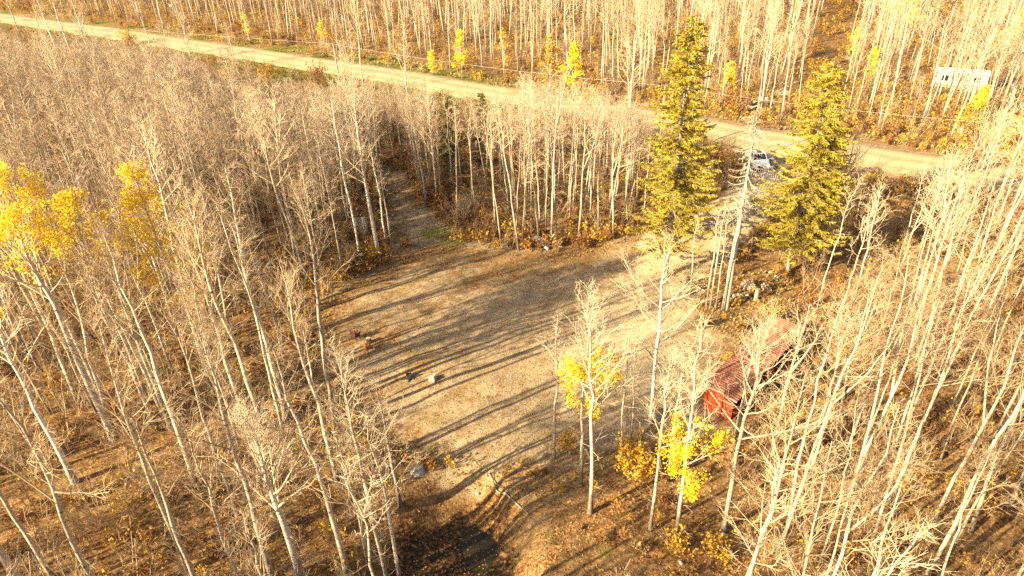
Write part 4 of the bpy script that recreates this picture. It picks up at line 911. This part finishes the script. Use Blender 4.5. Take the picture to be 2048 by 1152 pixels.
# ash patch by the pond: low heap of pale ash and sticks
B = at(838, 955, -.4); mb = MB(); rg_ = np.random.default_rng(9)
th = np.linspace(0, 2 * math.pi, 15)[:-1]; vv = [(0, 0, .16)]
for q, zq in ((.4, .11), (.75, .04), (1.0, -.10)):
    for a in th: r_ = q * (.75 + .2 * math.sin(3 * a) + rg_.uniform(-.1, .1)); vv.append((r_ * .55 * math.cos(a), r_ * .85 * math.sin(a), zq + rg_.uniform(-.02, .02)))
k = 14; ff = [(0, 1 + i, 1 + (i + 1) % k) for i in range(k)] + [(1 + l * k + i, 1 + (l + 1) * k + i, 1 + (l + 1) * k + (i + 1) % k, 1 + l * k + (i + 1) % k) for l in range(2) for i in range(k)]
o = mb.add(vv, ff).build('ash_heap', 'ash', smooth=True); o.location = on(B[0], B[1], .0); o.scale = (1.1, 1.1, .35); o.rotation_euler = (.25, 0, .3); tag(o, 'pale grey ash heap on the dark bank above the pond', 'ash')
# ------------------------------------------------------------------ seats by the wood edge
def chair(px, mt, label, rz):
    B = at(*px); e = empty('garden_chair', on(B[0], B[1]), rz, label, 'chair')
    st = MB().box((0, .0, .40), (.56, .54, .03)).build('seat', mt, e)
    for i in range(5):
        o = MB().box((-.22 + .11 * i, .27 + .02, .74), (.09, .03, .66)).build('back_slat', mt, e)
    MB().box((0, .275 + .045, .62), (.54, .03, .06)).build('back_rail', mt, e)
    for x in (-.25, .25):
        MB().box((x, -.22, .22), (.06, .06, .5)).build('leg', mt, e); MB().box((x, .22, .22), (.06, .06, .5)).build('leg', mt, e); MB().box((x * 1.15, 0, .62), (.09, .62, .03)).build('armrest', mt, e)
        MB().box((x * 1.15, -.24, .5), (.05, .05, .22)).build('arm_support', mt, e)
chair((739, 702), 'orange_wood', 'orange-brown wooden garden chair at the edge of the clearing', 2.2)
chair((712, 678), 'brown_wood', 'dark brown wooden garden chair beside the wood', 2.6)
B = at(738, 686); z0 = h1(*B) - .1
e = empty('log_stool', (B[0], B[1], z0), 0, 'pale round log stool behind the orange-brown chair', 'stool'); MB().tube([(0, 0, 0), (0, 0, .55)], (.24, .22), 14).build('bark', 'log_bark', e); MB().tube([(0, 0, .5), (0, 0, .56)], (.20, .20), 14, True).build('cut_top', 'cut_wood', e)
def stump(px, r, h_, mt, label, seed):
    B = at(*px); z0 = h1(*B) - .15; rg_ = np.random.default_rng(seed); e = empty('tree_stump', (B[0], B[1], z0), 0, label, 'stump')
    n = 12; th = np.arange(n) * 2 * math.pi / n; vv = []
    for z_, k_ in ((0, 1.5), (.15, 1.12), (h_ * .7, .95), (h_, .88)):
        vv += [(r * k_ * (1 + .18 * math.sin(3 * a + seed) + .06 * rg_.normal()) * math.cos(a), r * k_ * (1 + .18 * math.sin(3 * a + seed)) * math.sin(a), z_ + (.08 * rg_.normal() if z_ == h_ else 0)) for a in th]
    MB().add(vv, [(i * n + j, i * n + (j + 1) % n, (i + 1) * n + (j + 1) % n, (i + 1) * n + j) for i in range(3) for j in range(n)]).build('bark', mt, e)
    MB().add(vv[-n:], [tuple(range(n))]).build('cut_top', 'cut_wood' if mt != 'charred' else 'charred', e)
    for i in range(4):
        a = rg_.uniform(0, 6.28); MB().tube([(0, 0, .25), (r * 1.3 * math.cos(a), r * 1.3 * math.sin(a), .2), (r * 2.2 * math.cos(a), r * 2.2 * math.sin(a), .12)], (.09, .07, .03), 5).build('root', mt, e)
stump((819, 755), .26, .5, 'charred', 'blackened stump lying in the clearing grass', 3); stump((866, 760), .28, .55, 'grey_wood', 'weathered grey stump with splayed roots in the clearing', 4)
# ------------------------------------------------------------------ hanging sheet on a pole
B = at(728, 468); z0 = h1(*B); e = empty('hanging_sheet', (B[0], B[1], z0), -.05, 'grey metal-coloured tarp sheet hung over a pole rack in the wood', 'tarp')
for x in (-1.15, 1.15): MB().tube([(x, 0, -.3), (x * 1.02, .02, 2.15)], (.05, .04), 6, True).build('post', 'grey_wood', e)
MB().tube([(-1.45, 0, 2.08), (0, .02, 2.05), (1.45, 0, 2.08)], .035, 6, True).build('rail', 'pole_wood', e)
nx_, nz_ = 34, 12; vv = []
for j in range(nz_):
    f = j / (nz_ - 1); wd = .72 * (1 - .28 * f)
    for i in range(nx_):
        g_ = i / (nx_ - 1) - .5; vv.append((g_ * 2 * wd - .15 + .1 * f, -.05 + .07 * math.sin(g_ * 26) * (.3 + f * .7) + .05 * math.sin(g_ * 9 + 2), 2.10 - f * 2.0))
vv2 = [(x, y + .02, z) for x, y, z in vv]; m_ = len(vv); fq = [(j * nx_ + i, j * nx_ + i + 1, (j + 1) * nx_ + i + 1, (j + 1) * nx_ + i) for j in range(nz_ - 1) for i in range(nx_ - 1)]
MB().add(vv + vv2, fq + [tuple(m_ + q for q in f[::-1]) for f in fq]).build('sheet', 'galvanised', e, True)
# ------------------------------------------------------------------ gate
A, Bq = at(1490, 349), at(1558, 364); L = float(np.linalg.norm(Bq - A)); e = empty('gate', (A[0], A[1], h1(*A)), math.atan2(*(Bq - A)[::-1]), 'pale picket gate closing the driveway before the white truck', 'gate')
for x in (-.12, L + .12): MB().tube([(x, 0, -.4), (x, 0, 1.5)], .09, 8, True).build('post', 'grey_wood', e)
for z in (.25, 1.1): MB().box((L / 2, 0, z), (L, .05, .09)).build('rail', 'trailer_skin', e)
pk = MB().box((0, 0, 0), (.075, .025, 1.15)).mesh('picket', 'trailer_skin')
for i in range(int(L / .24)):
    o = link(bpy.data.objects.new('picket', pk), e); o.location = (.12 + i * .24, -.04, .68)
# ------------------------------------------------------------------ white pickup truck, nose to the gate
B = at(1513, 330); e = empty('pickup_truck', (B[0], B[1], h1(*B)), math.radians(-6), 'white pickup truck parked nose to the gate', 'truck')
# local: -y is the nose
side_prof = [(-2.6, .55), (-2.62, .95), (-2.5, 1.08), (-1.25, 1.16), (2.6, 1.12), (2.65, .6)]
mb = MB(); mb.prism([(a, z) for a, z in side_prof], -.95, .95, 'x'); mb.build('body', 'white_paint', e)
mb = MB(); cabp = [(-1.3, 1.10), (-.55, 1.78), (.55, 1.80), (.85, 1.12)]
v = []
for s_, ins in ((-1, 0), (1, 0)):
    v += [(s_ * (.90 if z < 1.3 else .74), a, z) for a, z in cabp]
mb.add(v, [(0, 1, 2, 3), (7, 6, 5, 4), (0, 4, 5, 1), (1, 5, 6, 2), (2, 6, 7, 3)]); cab = mb.build('cab', 'white_paint', e)
def pane(name, pts): MB().add(pts, [tuple(range(len(pts)))]).build(name, 'glass_dark', cab)
off = .012
pane('windscreen', [(-.80, -1.22 - off, 1.18 + off), (.80, -1.22 - off, 1.18 + off), (.66, -.62 - off, 1.73 + off), (-.66, -.62 - off, 1.73 + off)])
pane('rear_window', [(-.66, .82 + off, 1.22), (-.60, .62 + off, 1.68), (.60, .62 + off, 1.68), (.66, .82 + off, 1.22)])
for s_ in (-1, 1): pane('side_window', [(s_ * (.885 + off), -.95, 1.22), (s_ * (.885 + off), .7, 1.22), (s_ * (.765 + off), .45, 1.70), (s_ * (.765 + off), -.52, 1.70)])
MB().box((0, -.05, 1.835), (.5, .7, .06)).build('sunroof', 'glass_dark', cab)
MB().box((0, 1.75, 1.13), (1.55, 1.55, .03)).build('bed_floor', 'black_rubber', e)
MB().box((0, -2.66, .60), (1.85, .12, .22)).build('bumper', 'chrome', e); MB().box((0, -2.635, .84), (1.0, .05, .20)).build('grille', 'black_rubber', e)
for s_ in (-1, 1):
    MB().box((s_ * .72, -2.62, .86), (.34, .06, .18)).build('headlight', 'lamp_lens', e); MB().box((s_ * 1.03, -.95, 1.25), (.16, .08, .16)).build('mirror', 'black_rubber', e)
    for y in (-1.7, 1.65):
        wh = MB().tube([(s_ * .72, y, .38), (s_ * .97, y, .38)], .38, 16, True).build('wheel', 'black_rubber', e); MB().tube([(s_ * .96, y, .38), (s_ * .985, y, .38)], .22, 12, True).build('rim', 'chrome', wh)
B = at(1537, 330); o = MB()
o.tube([(0, 0, 0), (0, 0, .05), (0, 0, .45), (0, 0, .85), (0, 0, .9)], (.27, .29, .30, .29, .27), 14, True); o = o.build('plastic_drum', 'blue_plastic', smooth=False); o.location = on(B[0], B[1]); tag(o, 'blue plastic drum standing beside the white truck', 'drum')
B = at(1528, 329); e = empty('fuel_can', on(B[0], B[1]), .3, 'red can beside the blue drum', 'can'); MB().box((0, 0, .32), (.55, .4, .64), taper=(.9, .85)).build('body', 'red_plastic', e); MB().tube([(-.15, 0, .62), (-.1, 0, .74), (.1, 0, .74), (.15, 0, .62)], .025, 6).build('handle', 'black_rubber', e); MB().tube([(.2, 0, .62), (.22, 0, .7)], .04, 8, True).build('cap', 'black_rubber', e)
# ------------------------------------------------------------------ white trailer across the road
A, Bq = at(1868, 178), at(1968, 186); L = float(np.linalg.norm(Bq - A)); ang = math.atan2(*(Bq - A)[::-1])
e = empty('house_trailer', (A[0], A[1], h1(*A)), ang, 'long white house trailer half hidden in woods across the road', 'trailer')
MB().prism([(0, .55), (0, 2.75), (2.9, 2.75), (2.9, .55)], 0, L, 'x').build('body', 'trailer_skin', e)
MB().prism([(-.15, 2.76), (-.12, 2.86), (1.45, 3.15), (3.02, 2.86), (3.05, 2.76)], -.12, L + .12, 'x').build('roof', 'trailer_roof', e)
for x, w_, hh in ((1.1, .9, .9), (5.6, .9, .9), (8.2, 1.1, .8)):
    if x > L - .8: continue
    wn = MB().box((x, -.02, 1.85), (w_ + .14, .05, hh + .14)).build('window', 'white_paint', e); MB().box((x, -.05, 1.85), (w_, .02, hh)).build('pane', 'glass_dark', wn)
dr = MB().box((3.6, -.02, 1.55), (.9, .05, 1.95)).build('door', 'grey_wood', e); MB().box((3.95, -.06, 1.5), (.05, .05, .12)).build('handle', 'chrome', dr)
for i in range(int(L / .6)): MB().box((.3 + i * .6, .06, .27), (.58, .03, .56)).build('skirt_panel', 'trailer_roof', e)
MB().box((3.6, -.5, .2), (1.2, .9, .4)).build('step', 'grey_wood', e)
# ------------------------------------------------------------------ small roadside things
B = at(1531, 213); e = empty('utility_pedestal', on(B[0], B[1]), .3, 'narrow white utility pedestal on the far road verge', 'pedestal'); MB().box((0, 0, .65), (.34, .34, 1.4), taper=(.95, .95)).build('housing', 'white_paint', e); MB().box((0, 0, 1.38), (.38, .38, .08), taper=(.7, .7)).build('cap', 'white_paint', e)
for px, lab in (((343, 22), 'small white marker sign beyond the road bend'), ((46, 100), 'small white marker sign on the near side of the road')):
    B = at(*px); e = empty('marker_sign', on(B[0], B[1]), .2, lab, 'sign'); MB().tube([(0, 0, -.3), (0, 0, 1.9)], .045, 6, True).build('post', 'grey_wood', e); MB().box((0, -.06, 1.6), (.6, .03, .6)).build('plate', 'white_paint', e)
# ------------------------------------------------------------------ power line
def line_pt(u, v, z): p = at(u, v, z); return p
PT = [line_pt(-700, -20, 9.0), line_pt(667, 92, 9.0), line_pt(1330, 176, 9.0), line_pt(2130, 262, 9.0)]
for i, p in enumerate(PT[1:3]):
    e = empty('power_pole', (p[0], p[1], h1(*p)), 0, ('weathered wooden power pole above the road bend', 'wooden power pole hidden behind the tallest spruce')[i], 'pole')
    MB().tube([(0, 0, -.5), (.02, 0, 5), (0, 0, 9.2)], (.16, .135, .11), 10, True).build('post', 'pole_wood', e); MB().tube([(0, 0, 9.1), (0, 0, 9.32)], (.05, .07), 8, True).build('insulator', 'stone', e)
e = None
for i in range(3):
    a, b = PT[i], PT[i + 1]; pts = []
    for f in np.linspace(0, 1, 25): pts.append((*(a * (1 - f) + b * f), 9.3 - 4 * .55 * f * (1 - f)))
    tag(MB().tube(pts, .010, 5).build('power_line', 'wire'), ('overhead wire running to the road bend from the power pole', 'overhead wire between the two power poles', 'overhead wire crossing above the white trailer verge')[i], 'wire')
